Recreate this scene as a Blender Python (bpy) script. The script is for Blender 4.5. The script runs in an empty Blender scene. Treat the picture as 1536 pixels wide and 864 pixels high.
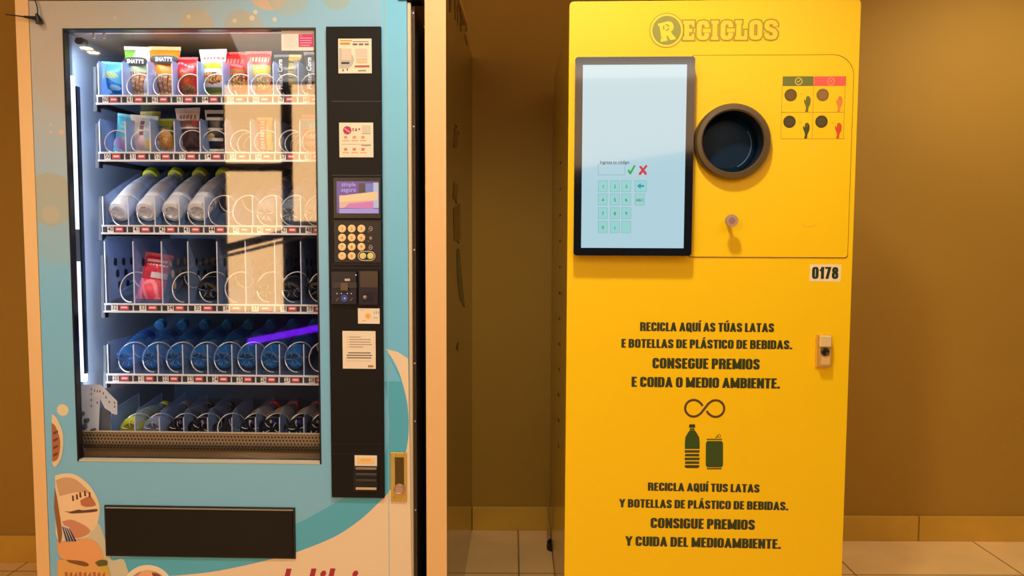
import bpy, math, random
from math import sin, cos, pi, sqrt, radians
from mathutils import Vector, Matrix
random.seed(7)
S = bpy.context.scene
COL = S.collection

# ------------------------------------------------------------------ camera
F_PX = 1150.0
PITCH = math.atan(78 / F_PX)
ROLL = .004
CAM = Vector((0, 0, 1.25))
_f = Vector((0, cos(PITCH), -sin(PITCH)))
_u0 = Vector((0, sin(PITCH), cos(PITCH)))
_r0 = Vector((1, 0, 0))
_r = _r0 * cos(ROLL) + _u0 * sin(ROLL)
_u = -_r0 * sin(ROLL) + _u0 * cos(ROLL)
cd = bpy.data.cameras.new('camera')
cam = bpy.data.objects.new('camera', cd)
COL.objects.link(cam)
cd.sensor_width = 36
cd.lens = F_PX / 1536 * 36
cd.clip_start = .05
cam.matrix_world = Matrix(((_r.x, _u.x, -_f.x, CAM.x), (_r.y, _u.y, -_f.y, CAM.y), (_r.z, _u.z, -_f.z, CAM.z), (0, 0, 0, 1)))
S.camera = cam

# ------------------------------------------------------------------ light
vs = S.view_settings
vs.view_transform = 'Standard'
vs.look = 'None'
vs.gamma = 1
vs.exposure = 0.0
vs.use_curve_mapping = False
W = bpy.data.worlds.new('world')
S.world = W
W.use_nodes = True
W.node_tree.nodes['Background'].inputs[0].default_value = (1, .88, .72, 1)
W.node_tree.nodes['Background'].inputs[1].default_value = .22


def area(name, loc, target, sx, sy, power, color, spread=None):
    d = bpy.data.lights.new(name, 'AREA')
    d.shape = 'RECTANGLE'
    d.size, d.size_y, d.energy, d.color = sx, sy, power, color
    if spread:
        d.spread = spread
    o = bpy.data.objects.new(name, d)
    COL.objects.link(o)
    o.location = loc
    o.rotation_euler = (Vector(target) - Vector(loc)).to_track_quat('-Z', 'Y').to_euler()
    return o


def spot(name, loc, target, power, color, ang, blend=.6, rad=.05):
    d = bpy.data.lights.new(name, 'SPOT')
    d.energy, d.color, d.spot_size, d.spot_blend, d.shadow_soft_size = power, color, radians(ang), blend, rad
    o = bpy.data.objects.new(name, d)
    COL.objects.link(o)
    o.location = loc
    o.rotation_euler = (Vector(target) - Vector(loc)).to_track_quat('-Z', 'Y').to_euler()
    return o


WARM = (1, .90, .76)
area('ceiling_lamp_wash', (-.1, -.9, 2.78), (-.1, .9, 0.4), 4.0, 1.4, 46, WARM)
spot('downlight_front', (.06, .95, 2.72), (.08, 1.45, 0), 98, WARM, 118, .5, .08)
spot('downlight_left', (-1.75, 1.0, 2.72), (-1.7, 1.5, 0), 42, WARM, 110, .8, .05)
spot('downlight_right', (1.9, 2.25, 2.72), (1.9, 2.75, 0), 80, WARM, 120, .8, .05)

# ------------------------------------------------------------------ helpers


def lin(c):
    c /= 255
    return c / 12.92 if c <= .04045 else ((c + .055) / 1.055) ** 2.4


_mats = {}


def mat(name, rgb, rough=.5, metal=0., spec=.5, emit=0., alpha=1., coat=0., bump=0., noise=0.):
    if name in _mats:
        return _mats[name]
    m = bpy.data.materials.new(name)
    m.use_nodes = True
    nt = m.node_tree
    b = nt.nodes['Principled BSDF']
    col = (lin(rgb[0]), lin(rgb[1]), lin(rgb[2]), 1)
    b.inputs['Base Color'].default_value = col
    b.inputs['Roughness'].default_value = rough
    b.inputs['Metallic'].default_value = metal
    b.inputs['Specular IOR Level'].default_value = spec
    b.inputs['Alpha'].default_value = alpha
    b.inputs['Coat Weight'].default_value = coat
    b.inputs['Coat Roughness'].default_value = .05
    if emit:
        b.inputs['Emission Color'].default_value = col
        b.inputs['Emission Strength'].default_value = emit
    if noise or bump:
        tc = nt.nodes.new('ShaderNodeTexCoord')
        n = nt.nodes.new('ShaderNodeTexNoise')
        n.inputs['Scale'].default_value = 90 if bump else 6
        n.inputs['Detail'].default_value = 4
        nt.links.new(tc.outputs['Object'], n.inputs['Vector'])
        if noise:
            mx = nt.nodes.new('ShaderNodeMixRGB')
            mx.blend_type = 'MULTIPLY'
            mx.inputs[1].default_value = col
            rp = nt.nodes.new('ShaderNodeMapRange')
            rp.inputs[3].default_value = 1 - noise
            rp.inputs[4].default_value = 1 + noise * .3
            nt.links.new(n.outputs['Fac'], rp.inputs[0])
            mx.inputs[0].default_value = 1
            nt.links.new(rp.outputs[0], mx.inputs[2])
            nt.links.new(mx.outputs[0], b.inputs['Base Color'])
        if bump:
            bp = nt.nodes.new('ShaderNodeBump')
            bp.inputs['Strength'].default_value = bump
            bp.inputs['Distance'].default_value = .001
            nt.links.new(n.outputs['Fac'], bp.inputs['Height'])
            nt.links.new(bp.outputs[0], b.inputs['Normal'])
    _mats[name] = m
    return m


def P(r, g, b, rough=.45, **k):
    """plain paint of one colour"""
    return mat('paint_%d_%d_%d%s' % (r, g, b, '_%02d' % int(rough * 100) if rough != .45 else ''), (r, g, b), rough, **k)


class MB:
    """collects shapes into ONE mesh"""

    def __init__(self):
        self.v, self.f, self.mi, self.ms, self.sm = [], [], [], [], []

    def mid(self, m):
        if m not in self.ms:
            self.ms.append(m)
        return self.ms.index(m)

    def raw(self, vs_, fs, m, smooth=False):
        o = len(self.v)
        self.v += [tuple(p) for p in vs_]
        k = self.mid(m)
        for q in fs:
            self.f.append(tuple(i + o for i in q))
            self.mi.append(k)
            self.sm.append(smooth)
        return self

    def box(self, x0, x1, y0, y1, z0, z1, m):
        x0, x1 = min(x0, x1), max(x0, x1)
        y0, y1 = min(y0, y1), max(y0, y1)
        z0, z1 = min(z0, z1), max(z0, z1)
        vs_ = [(x, y, z) for z in (z0, z1) for y in (y0, y1) for x in (x0, x1)]
        return self.raw(vs_, [(0, 2, 3, 1), (4, 5, 7, 6), (0, 1, 5, 4), (2, 6, 7, 3), (0, 4, 6, 2), (1, 3, 7, 5)], m)

    def prism(self, pts, y0, y1, m, side=None):
        """pts (x,z) counter-clockwise seen from -y; front at y0 (smaller)"""
        a = sum(pts[i][0] * pts[(i + 1) % len(pts)][1] - pts[(i + 1) % len(pts)][0] * pts[i][1] for i in range(len(pts)))
        if a < 0:
            pts = pts[::-1]
        n = len(pts)
        vs_ = [(x, y0, z) for x, z in pts] + [(x, y1, z) for x, z in pts]
        self.raw(vs_, [tuple(range(n)), tuple(range(2 * n - 1, n - 1, -1))], m)
        return self.raw(vs_, [(i, i + n, (i + 1) % n + n, (i + 1) % n) for i in range(n)], side or m)

    def flat(self, pts, y, m):
        a = sum(pts[i][0] * pts[(i + 1) % len(pts)][1] - pts[(i + 1) % len(pts)][0] * pts[i][1] for i in range(len(pts)))
        if a < 0:
            pts = pts[::-1]
        return self.raw([(x, y, z) for x, z in pts], [tuple(range(len(pts)))], m)

    def rect(self, x0, x1, z0, z1, y, m):
        return self.flat([(x0, z0), (x1, z0), (x1, z1), (x0, z1)], y, m)

    def ring(self, cx, cz, r0, r1, y, m, n=40, a0=0, a1=2 * pi, sx=1):
        vs_, fs = [], []
        full = abs(a1 - a0 - 2 * pi) < 1e-6
        k = n if full else n + 1
        for i in range(k):
            a = a0 + (a1 - a0) * i / n
            vs_ += [(cx + r0 * cos(a) * sx, y, cz + r0 * sin(a)), (cx + r1 * cos(a) * sx, y, cz + r1 * sin(a))]
        for i in range(n):
            j = (i + 1) % k
            fs.append((2 * i, 2 * i + 1, 2 * j + 1, 2 * j))
        return self.raw(vs_, fs, m)

    def disc(self, cx, cz, r, y, m, n=32, rz=None):
        rz = rz or r
        return self.flat([(cx + r * cos(2 * pi * i / n), cz + rz * sin(2 * pi * i / n)) for i in range(n)], y, m)

    def lathe(self, prof, m, n=32, M=None, smooth=True, mats=None, caps=True):
        """prof (r, t): revolved about +y (t = y); M optional matrix; mats optional list per segment"""
        vs_ = []
        for r, t in prof:
            for i in range(n):
                a = 2 * pi * i / n
                p = Vector((r * cos(a), t, r * sin(a)))
                vs_.append(M @ p if M else p)
        for j in range(len(prof) - 1):
            fs = []
            for i in range(n):
                k = (i + 1) % n
                fs.append((j * n + i, j * n + k, (j + 1) * n + k, (j + 1) * n + i))
            mm = mats[j] if mats else m
            o = len(self.v)
            self.raw(vs_[j * n:(j + 2) * n], [tuple(q - j * n for q in f) for f in fs], mm, smooth)
        for j, rev in ((0, True), (len(prof) - 1, False)):
            if caps and prof[j][0] > 1e-5:
                ids = list(range(n))
                if not rev:
                    ids = ids[::-1]
                self.raw(vs_[j * n:(j + 1) * n], [tuple(ids[::-1])], (mats[min(j, len(mats) - 1)] if mats else m))
        return self

    def tube(self, pts, r, m, n=8, closed=False, cap=True):
        pts = [Vector(p) for p in pts]
        k = len(pts)
        vs_, fs = [], []
        prev = None
        for i, p in enumerate(pts):
            if closed:
                d = (pts[(i + 1) % k] - pts[i - 1]).normalized()
            else:
                d = (pts[min(i + 1, k - 1)] - pts[max(i - 1, 0)]).normalized()
            if prev is None:
                a = Vector((0, 0, 1)) if abs(d.z) < .9 else Vector((1, 0, 0))
                nn = d.cross(a).normalized()
            else:
                nn = (prev - d * prev.dot(d)).normalized()
            prev = nn
            b = d.cross(nn)
            rr = r[i] if isinstance(r, (list, tuple)) else r
            for j in range(n):
                a = 2 * pi * j / n
                vs_.append(p + (nn * cos(a) + b * sin(a)) * rr)
        for i in range(k if closed else k - 1):
            q = (i + 1) % k
            for j in range(n):
                w = (j + 1) % n
                fs.append((i * n + j, q * n + j, q * n + w, i * n + w))
        self.raw(vs_, fs, m, True)
        if cap and not closed:
            self.raw(vs_[:n], [tuple(range(n))], m)
            self.raw(vs_[-n:], [tuple(range(n - 1, -1, -1))], m)
        return self

    def text(self, s, x, z, size, y, m, sx=1., center=True, rot=0., shear=0., bold=0.):
        vs_, fs = text_geo(s, bold)
        w = max([p[0] for p in vs_] + [0])
        out = []
        for px, pz in vs_:
            a = (px - (w / 2 if center else 0)) * size * sx + shear * pz * size
            b = pz * size
            out.append((x + a * cos(rot) - b * sin(rot), y, z + a * sin(rot) + b * cos(rot)))
        return self.raw(out, fs, m)

    def build(self, name, parent=None, bevel=0., M=None):
        me = bpy.data.meshes.new(name)
        me.from_pydata(self.v, [], self.f)
        for m in self.ms:
            me.materials.append(m)
        me.polygons.foreach_set('material_index', self.mi)
        me.polygons.foreach_set('use_smooth', self.sm)
        me.update()
        o = bpy.data.objects.new(name, me)
        COL.objects.link(o)
        if parent:
            o.parent = parent
        if M is not None:
            o.matrix_basis = M
        if bevel:
            b = o.modifiers.new('bevel', 'BEVEL')
            b.width = bevel
            b.segments = 2
            b.limit_method = 'ANGLE'
        return o


_tx = {}


def text_geo(s, bold=0.):
    k = (s, bold)
    if k in _tx:
        return _tx[k]
    c = bpy.data.curves.new('text', 'FONT')
    c.body = s
    c.size = 1
    c.offset = bold
    c.resolution_u = 2
    o = bpy.data.objects.new('text', c)
    COL.objects.link(o)
    dg = bpy.context.evaluated_depsgraph_get()
    me = bpy.data.meshes.new_from_object(o.evaluated_get(dg))
    vs_ = [(v.co.x, v.co.y) for v in me.vertices]
    fs = []
    for p in me.polygons:
        q = tuple(p.vertices)
        fs.append(q if p.normal.z > 0 else q[::-1])
    bpy.data.objects.remove(o)
    bpy.data.curves.remove(c)
    bpy.data.meshes.remove(me)
    _tx[k] = (vs_, fs)
    return _tx[k]


def tag(o, label, cat, group=None):
    o['label'] = label
    o['category'] = cat
    if group:
        o['group'] = group
    return o


def structure(o):
    o['kind'] = 'structure'
    return o


def empty(name, M):
    o = bpy.data.objects.new(name, None)
    COL.objects.link(o)
    o.empty_display_size = .1
    o.matrix_world = M
    return o


# heavy condensed capitals drawn as strokes --------------------------------
_O = [(0, .16), (0, .84), (.12, .96), (.35, 1), (.65, 1), (.88, .96), (1, .84), (1, .16), (.88, .04), (.65, 0), (.35, 0), (.12, .04)]
GL = {
    'O': (.52, [(_O, 1)]), '0': (.5, [(_O, 1)]),
    'Q': (.52, [(_O, 1), ([(.6, .2), (1.1, -.06)], 0)]),
    'C': (.5, [([(1, .67), (1, .84), (.88, .96), (.65, 1), (.35, 1), (.12, .96), (0, .84), (0, .16), (.12, .04), (.35, 0), (.65, 0), (.88, .04), (1, .16), (1, .33)], 0)]),
    'G': (.52, [([(1, .72), (1, .84), (.88, .96), (.65, 1), (.35, 1), (.12, .96), (0, .84), (0, .16), (.12, .04), (.35, 0), (.65, 0), (.88, .04), (1, .16), (1, .45), (.55, .45)], 0)]),
    'S': (.49, [([(1, .72), (1, .84), (.88, .96), (.65, 1), (.35, 1), (.12, .96), (0, .84), (0, .7), (.15, .59), (.85, .42), (1, .31), (1, .16), (.88, .04), (.65, 0), (.35, 0), (.12, .04), (0, .16), (0, .28)], 0)]),
    'D': (.52, [([(0, 0), (0, 1), (.6, 1), (.88, .95), (1, .82), (1, .18), (.88, .05), (.6, 0)], 1)]),
    'B': (.52, [([(0, 0), (0, 1), (.62, 1), (.9, .93), (.95, .8), (.95, .65), (.75, .53), (1, .42), (1, .16), (.9, .05), (.62, 0)], 1), ([(0, .53), (.75, .53)], 0)]),
    'P': (.49, [([(0, 0), (0, 1), (.62, 1), (.9, .95), (1, .84), (1, .6), (.88, .47), (.62, .43), (0, .43)], 0)]),
    'R': (.52, [([(0, 0), (0, 1), (.62, 1), (.9, .95), (1, .84), (1, .64), (.85, .52), (.5, .5), (0, .5)], 0), ([(.8, .5), (1, .4), (1, 0)], 0)]),
    'E': (.4, [([(1, 1), (0, 1), (0, 0), (1, 0)], 0), ([(0, .51), (.85, .51)], 0)]),
    'L': (.38, [([(0, 1), (0, 0), (1, 0)], 0)]),
    'I': (.2, [([(.5, 0), (.5, 1)], 0)]),
    'T': (.46, [([(0, 1), (1, 1)], 0), ([(.5, 1), (.5, 0)], 0)]),
    'A': (.56, [([(0, 0), (.5, 1)], 0), ([(1, 0), (.5, 1)], 0), ([(.2, .22), (.8, .22)], 0)]),
    'M': (.7, [([(0, 0), (0, 1)], 0), ([(0, 1), (.5, .12), (1, 1)], 0), ([(1, 1), (1, 0)], 0)]),
    'N': (.54, [([(0, 0), (0, 1)], 0), ([(0, 1), (1, 0)], 0), ([(1, 0), (1, 1)], 0)]),
    'U': (.52, [([(0, 1), (0, .16), (.12, .04), (.35, 0), (.65, 0), (.88, .04), (1, .16), (1, 1)], 0)]),
    'Y': (.54, [([(0, 1), (.5, .45)], 0), ([(1, 1), (.5, .45)], 0), ([(.5, .5), (.5, 0)], 0)]),
    '.': (.2, [([(.5, 0), (.5, .04)], 0)]),
    '1': (.34, [([(.1, .8), (1, 1), (1, 0)], 0)]),
    '7': (.46, [([(0, 1), (1, 1), (.3, 0)], 0)]),
    '8': (.5, [([(.5, 1), (.8, .96), (.95, .84), (.95, .68), (.7, .53), (1, .4), (1, .14), (.82, .03), (.5, 0), (.18, .03), (0, .14), (0, .4), (.3, .53), (.05, .68), (.05, .84), (.2, .96)], 1), ([(.3, .53), (.7, .53)], 0)]),
}
ACC = {'Í': 'I', 'Ú': 'U', 'Á': 'A'}


def glyph_quads(ch, a, b, e=0., w_=None):
    """list of quads (x,z), unit cap height"""
    acc = ch in ACC
    w, st = GL[ACC.get(ch, ch)]
    w = w_ or w
    out = []
    for pts, closed in st:
        q = [(a / 2 + t * (w - a) if w > a else w / 2, b / 2 + u * (1 - b)) for t, u in pts]
        n = len(q)
        segs = [(i, (i + 1) % n) for i in range(n if closed else n - 1)]
        for si, (i, j) in enumerate(segs):
            (x0, z0), (x1, z1) = q[i], q[j]
            dx, dz = x1 - x0, z1 - z0
            L = sqrt(dx * dx + dz * dz) or 1e-6
            dx, dz = dx / L, dz / L
            th = sqrt((a * dz) ** 2 + (b * dx) ** 2) + 2 * e
            corners = []
            for end in (0, 1):
                k = (si - 1) if end == 0 else (si + 1)
                if closed:
                    k %= len(segs)
                px, pz = (x0, z0) if end == 0 else (x1, z1)
                sg = -1 if end == 0 else 1
                nx, nz, half, ext = -dz, dx, th / 2, 0.
                if 0 <= k < len(segs):
                    ii, jj = segs[k]
                    ex, ez = q[jj][0] - q[ii][0], q[jj][1] - q[ii][1]
                    l2 = sqrt(ex * ex + ez * ez) or 1e-6
                    ex, ez = ex / l2, ez / l2
                    c = max(-1, min(1, ex * dx + ez * dz))
                    if c > .3:      # soft bend: both strokes share one mitred edge
                        mx, mz = -(dz + ez), dx + ex
                        lm = sqrt(mx * mx + mz * mz)
                        t2 = sqrt((a * ez) ** 2 + (b * ex) ** 2) + 2 * e
                        nx, nz = mx / lm, mz / lm
                        half = (th + t2) / 4 / sqrt((1 + c) / 2)
                    else:
                        ext = th / 2 * min(1, math.tan(math.acos(c) / 2))
                else:
                    ext = (0 if ch in 'CGS' else abs(dz) * b / 2 + abs(dx) * a / 2) + e * (.4 if ch in 'CGS' else 1)
                px, pz = px + sg * dx * ext, pz + sg * dz * ext
                corners.append(((px - nx * half, pz - nz * half), (px + nx * half, pz + nz * half)))
            qd = [corners[0][0], corners[1][0], corners[1][1], corners[0][1]]
            if ch not in 'Q':
                qd = [(x, max(-e, min(1 + e, z))) for x, z in qd]
            out.append(qd)
    if acc:
        c = w / 2
        out.append([(c - .12, 1.08), (c + .06, 1.08), (c + .2, 1.27), (c + .0, 1.27)])
    return out, w


def cap_text(mb, s, cx, z, h, width, y, m, a=.228, b=.16, e=0., gap=.042, space=.2, tilt=0.):
    """heavy capitals, centred on cx, fitted to width"""
    adv = 0
    items = []
    for ch in s:
        if ch == ' ':
            adv += space
            continue
        qs, w = glyph_quads(ch, a, b, e)
        items.append((adv, qs))
        adv += w + gap
    adv -= gap
    k = width / adv
    for ox, qs in items:
        for n_, q in enumerate(qs):
            mb.flat([(cx - width / 2 + (ox + x) * k, z + zz * h + tilt * ((ox + x) * k - width / 2)) for x, zz in q], y - n_ * 1.5e-5, m)


# ------------------------------------------------------------------ frames of the two machines


class Frame:
    def __init__(self, px, depth, yaw):
        d = self.ray(px, 354)
        o = CAM + d * (depth / d.y)
        a = radians(yaw)
        self.M = Matrix.Translation((o.x, o.y, 0)) @ Matrix.Rotation(-a, 4, 'Z')
        self.I = self.M.inverted()

    @staticmethod
    def ray(px, py):
        return _r * ((px - 768) / F_PX) - _u * ((py - 432) / F_PX) + _f

    def p(self, px, py, y=0.):
        c = self.I @ CAM
        d = self.I.to_3x3() @ self.ray(px, py)
        t = (y - c.y) / d.y
        q = c + d * t
        return q.x, q.z

    def x(self, px, py=354, y=0.):
        return self.p(px, py, y)[0]

    def z(self, px, py, y=0.):
        return self.p(px, py, y)[1]

    def R(self, x0, y0, x1, y1, y=0.):
        """picture rectangle -> (x0,x1,z0,z1) in the machine's front plane"""
        xm, ym = (x0 + x1) / 2, (y0 + y1) / 2
        return self.x(x0, ym, y), self.x(x1, ym, y), self.z(xm, y1, y), self.z(xm, y0, y)

    def pts(self, l, y=0.):
        return [self.p(a, b, y) for a, b in l]


V = Frame(338, 2.05, 1.6)
Y = Frame(1065, 2.05, 2.4)


def smooth_curve(pts, n=8):
    out = []
    k = len(pts)
    for i in range(k - 1):
        p0, p1, p2, p3 = pts[max(i - 1, 0)], pts[i], pts[i + 1], pts[min(i + 2, k - 1)]
        for j in range(n):
            t = j / n
            out.append(tuple(.5 * (2 * p1[c] + (p2[c] - p0[c]) * t + (2 * p0[c] - 5 * p1[c] + 4 * p2[c] - p3[c]) * t * t + (3 * p1[c] - p0[c] - 3 * p2[c] + p3[c]) * t ** 3) for c in (0, 1)))
    out.append(pts[-1])
    return out


def fan(mb, pts, y, m):
    """possibly concave outline filled by ear clipping"""
    from mathutils.geometry import tessellate_polygon
    a = sum(pts[i][0] * pts[(i + 1) % len(pts)][1] - pts[(i + 1) % len(pts)][0] * pts[i][1] for i in range(len(pts)))
    if a < 0:
        pts = pts[::-1]
    tr = tessellate_polygon([[Vector((p[0], p[1], 0)) for p in pts]])
    fs = []
    for t in tr:
        (ax, az), (bx, bz), (cx, cz) = pts[t[0]], pts[t[1]], pts[t[2]]
        fs.append(t if (bx - ax) * (cz - az) - (cx - ax) * (bz - az) > 0 else t[::-1])
    mb.raw([(p[0], y, p[1]) for p in pts], fs, m)


# ------------------------------------------------------------------ setting
def noise_mat(name, rgb1, rgb2, scale, rough=.8, bump=.0):
    m = bpy.data.materials.new(name)
    m.use_nodes = True
    nt = m.node_tree
    b = nt.nodes['Principled BSDF']
    b.inputs['Roughness'].default_value = rough
    tc = nt.nodes.new('ShaderNodeTexCoord')
    n = nt.nodes.new('ShaderNodeTexNoise')
    n.inputs['Scale'].default_value = scale
    n.inputs['Detail'].default_value = 6
    cr = nt.nodes.new('ShaderNodeMixRGB')
    cr.inputs[1].default_value = [lin(c) for c in rgb1] + [1]
    cr.inputs[2].default_value = [lin(c) for c in rgb2] + [1]
    nt.links.new(tc.outputs['Object'], n.inputs['Vector'])
    nt.links.new(n.outputs['Fac'], cr.inputs[0])
    nt.links.new(cr.outputs[0], b.inputs['Base Color'])
    if bump:
        bp = nt.nodes.new('ShaderNodeBump')
        bp.inputs['Strength'].default_value = bump
        bp.inputs['Distance'].default_value = .002
        n2 = nt.nodes.new('ShaderNodeTexNoise')
        n2.inputs['Scale'].default_value = 220
        nt.links.new(tc.outputs['Object'], n2.inputs['Vector'])
        nt.links.new(n2.outputs['Fac'], bp.inputs['Height'])
        nt.links.new(bp.outputs[0], b.inputs['Normal'])
    return m


def tile_mat(name, c1, c2, grout, size, ox, oy):
    m = bpy.data.materials.new(name)
    m.use_nodes = True
    nt = m.node_tree
    b = nt.nodes['Principled BSDF']
    b.inputs['Roughness'].default_value = .35
    tc = nt.nodes.new('ShaderNodeTexCoord')
    mp = nt.nodes.new('ShaderNodeMapping')
    mp.inputs['Location'].default_value = (-ox, -oy, 0)
    br = nt.nodes.new('ShaderNodeTexBrick')
    br.offset = 0
    br.inputs['Scale'].default_value = 1
    br.inputs['Brick Width'].default_value = size
    br.inputs['Row Height'].default_value = size
    br.inputs['Mortar Size'].default_value = .0035
    br.inputs['Mortar Smooth'].default_value = .1
    br.inputs['Color1'].default_value = [lin(c) for c in c1] + [1]
    br.inputs['Color2'].default_value = [lin(c) for c in c2] + [1]
    br.inputs['Mortar'].default_value = [lin(c) for c in grout] + [1]
    n = nt.nodes.new('ShaderNodeTexNoise')
    n.inputs['Scale'].default_value = 5
    n.inputs['Detail'].default_value = 8
    mx = nt.nodes.new('ShaderNodeMixRGB')
    mx.blend_type = 'MULTIPLY'
    mx.inputs[0].default_value = .35
    nt.links.new(tc.outputs['Object'], mp.inputs[0])
    nt.links.new(mp.outputs[0], br.inputs['Vector'])
    nt.links.new(tc.outputs['Object'], n.inputs['Vector'])
    nt.links.new(br.outputs['Color'], mx.inputs[1])
    nt.links.new(n.outputs['Fac'], mx.inputs[2])
    nt.links.new(mx.outputs[0], b.inputs['Base Color'])
    return m


M_wall = noise_mat('taupe_wall_paint', (156, 116, 24), (164, 124, 30), 3, .75, .25)
M_base = tile_mat('skirting_tile', (214, 164, 52), (216, 168, 56), (146, 106, 34), .62, 1.06, 10)
M_floor = tile_mat('cream_floor_tile', (252, 208, 134), (246, 202, 128), (160, 120, 64), .625, .03, 2.77)
M_ceil = noise_mat('ceiling_paint', (225, 215, 200), (232, 222, 206), 2, .9)
M_dark_wall = noise_mat('dark_brown_wall', (34, 30, 30), (42, 36, 36), 2, .7)

YL, YM, YR = 2.857, 3.197, 3.097
structure(MB().box(-4.2, -.45, YL, YL + .5, 0, 2.83, M_wall).build('wall_left'))
structure(MB().box(-.45, .55, YM, YM + .2, 0, 2.83, M_wall).build('wall_back'))
structure(MB().box(.55, 4.2, YR, YR + .3, 0, 2.83, M_wall).build('wall_right'))
structure(MB().box(-4.4, 4.4, -2.9, -2.62, 0, 2.83, M_dark_wall).build('wall_front'))
structure(MB().box(-4.4, 4.4, -2.9, 3.5, -.05, 0, M_floor).build('floor'))
structure(MB().box(-4.4, 4.4, -2.9, 3.5, 2.83, 2.88, M_ceil).build('ceiling'))
BH = .104
structure(MB().box(-4.2, -1.37, YL - .012, YL, 0, BH, M_base).build('baseboard_left', bevel=.002))
structure(MB().box(-.165, .55, YM - .012, YM, 0, BH - .004, M_base).build('baseboard_back', bevel=.002))
structure(MB().box(.93, 4.2, YR - .012, YR, 0, BH, M_base).build('baseboard_right', bevel=.002))

fm = MB().box(-3.4, -.5, -2.5, -.2, 0, .008, noise_mat('dark_mat_pile', (30, 30, 34), (44, 42, 44), 60, .95, .4)).build('added_floor_mat', bevel=.003)  # unseen mat, added so the lower glass reflection stays dark
tag(fm, 'unseen dark grey mat added on the tiles to darken the glass reflection', 'mat')

# the hall behind the photographer, which the glass mirrors
M_glowA = mat('backlit_cream', (255, 202, 140), emit=9.5)
M_glowB = mat('backlit_cream_soft', (255, 208, 160), emit=2.6)
M_frame = P(60, 48, 38)


def backlit(x0, x1, z0, z1, m, label, rise=0.):
    r = empty('backlit_panel', Matrix.Translation(((x0 + x1) / 2, -2.62, z0)))
    w, h = (x1 - x0) / 2, z1 - z0
    MB().prism([(-w, 0), (w, rise), (w, h), (-w, h)], 0, .03, M_frame).build('panel_frame', r)
    MB().prism([(-w + .012, .012), (w - .012, rise + .012), (w - .012, h - .012), (-w + .012, h - .012)], .03, .036, m).build('diffuser', r)
    return tag(r, label, 'light panel')


backlit(-2.80, -2.28, .56, 1.82, M_glowA, 'tall cream backlit panel low on the dark wall opposite the vending machine')
backlit(-2.80, -2.28, 1.87, 2.57, M_glowA, 'cream backlit panel above the tall one on the dark wall')
backlit(-2.20, -1.45, 1.36, 2.57, M_glowA, 'wide cream backlit panel right of the stacked pair on the dark wall')
backlit(-.1, 1.7, 1.78, 2.72, M_glowB, 'dim peach backlit panel above the stair rail opposite the yellow machine', .27)
for lx, ly in ((-3.911, -2.502), (-3.875, -2.345)):
    dl = empty('recessed_downlight', Matrix.Translation((lx, ly, 2.83)))
    MB().lathe([(.052, 0), (.07, 0), (.07, -.006), (.052, -.004)], P(220, 216, 206), 28, Matrix.Rotation(pi / 2, 4, 'X'), caps=False).build('trim_ring', dl)
    md = MB()
    md.raw([(.05 * cos(2 * pi * i / 28), .05 * sin(2 * pi * i / 28), -.003) for i in range(28)], [tuple(range(27, -1, -1))], mat('lamp_glow', (255, 228, 180), emit=30))
    md.build('lamp_face', dl)
    tag(dl, 'round recessed ceiling downlight %s the left corner of the hall opposite the machines' % ('deep in' if ly < -2.4 else 'just out from'), 'lamp', 'ceiling downlights')
hr = MB()
path = [(-3.3, -2.45, .98), (-2.81, -2.45, 1.12), (-1.92, -2.45, 1.34), (.17, -2.45, 1.776), (1.12, -2.45, 1.92), (2.2, -2.45, 2.1)]
hr.tube(path, .035, P(18, 16, 16, .3), 10)
hr_o = empty('stair_handrail', Matrix.Translation((-1, -2.45, 0)))
ro = hr.build('rail', hr_o, M=Matrix.Translation((1, 2.45, 0)))
MB().tube([(x, y, z - .07) for x, y, z in path], .014, P(235, 225, 205, .4)).build('white_edge', hr_o, M=Matrix.Translation((1, 2.45, 0)))
for x, y, z in path[1:5]:
    MB().tube([(x + 1, 0, 0), (x + 1, 0, z - .03)], .016, P(30, 28, 28, .4)).build('baluster', hr_o)
tag(hr_o, 'black sloping stair handrail with a white lower edge opposite the machines', 'handrail')
M_purple = mat('purple_led', (120, 20, 255), emit=9)
pt = MB().tube([(-2.58, -2.5, .31), (-1.7, -2.5, .49), (-1.0, -2.5, .63)], .028, M_purple).build('led_strip_light')
tag(pt, 'purple glowing light strip running along the stair edge', 'lamp')

# ------------------------------------------------------------------ VENDING MACHINE
VM = empty('vending_machine', V.M)
tag(VM, 'light blue vending machine with a glass front full of snacks and bottles', 'vending machine')
TOP = 1.862
xL, xR = V.x(60, 300) - .01, V.x(612, 400)
wx0, wx1, wz0, wz1 = V.x(105, 367), V.x(478, 367), V.z(300, 694), V.z(282, 42)


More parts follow.
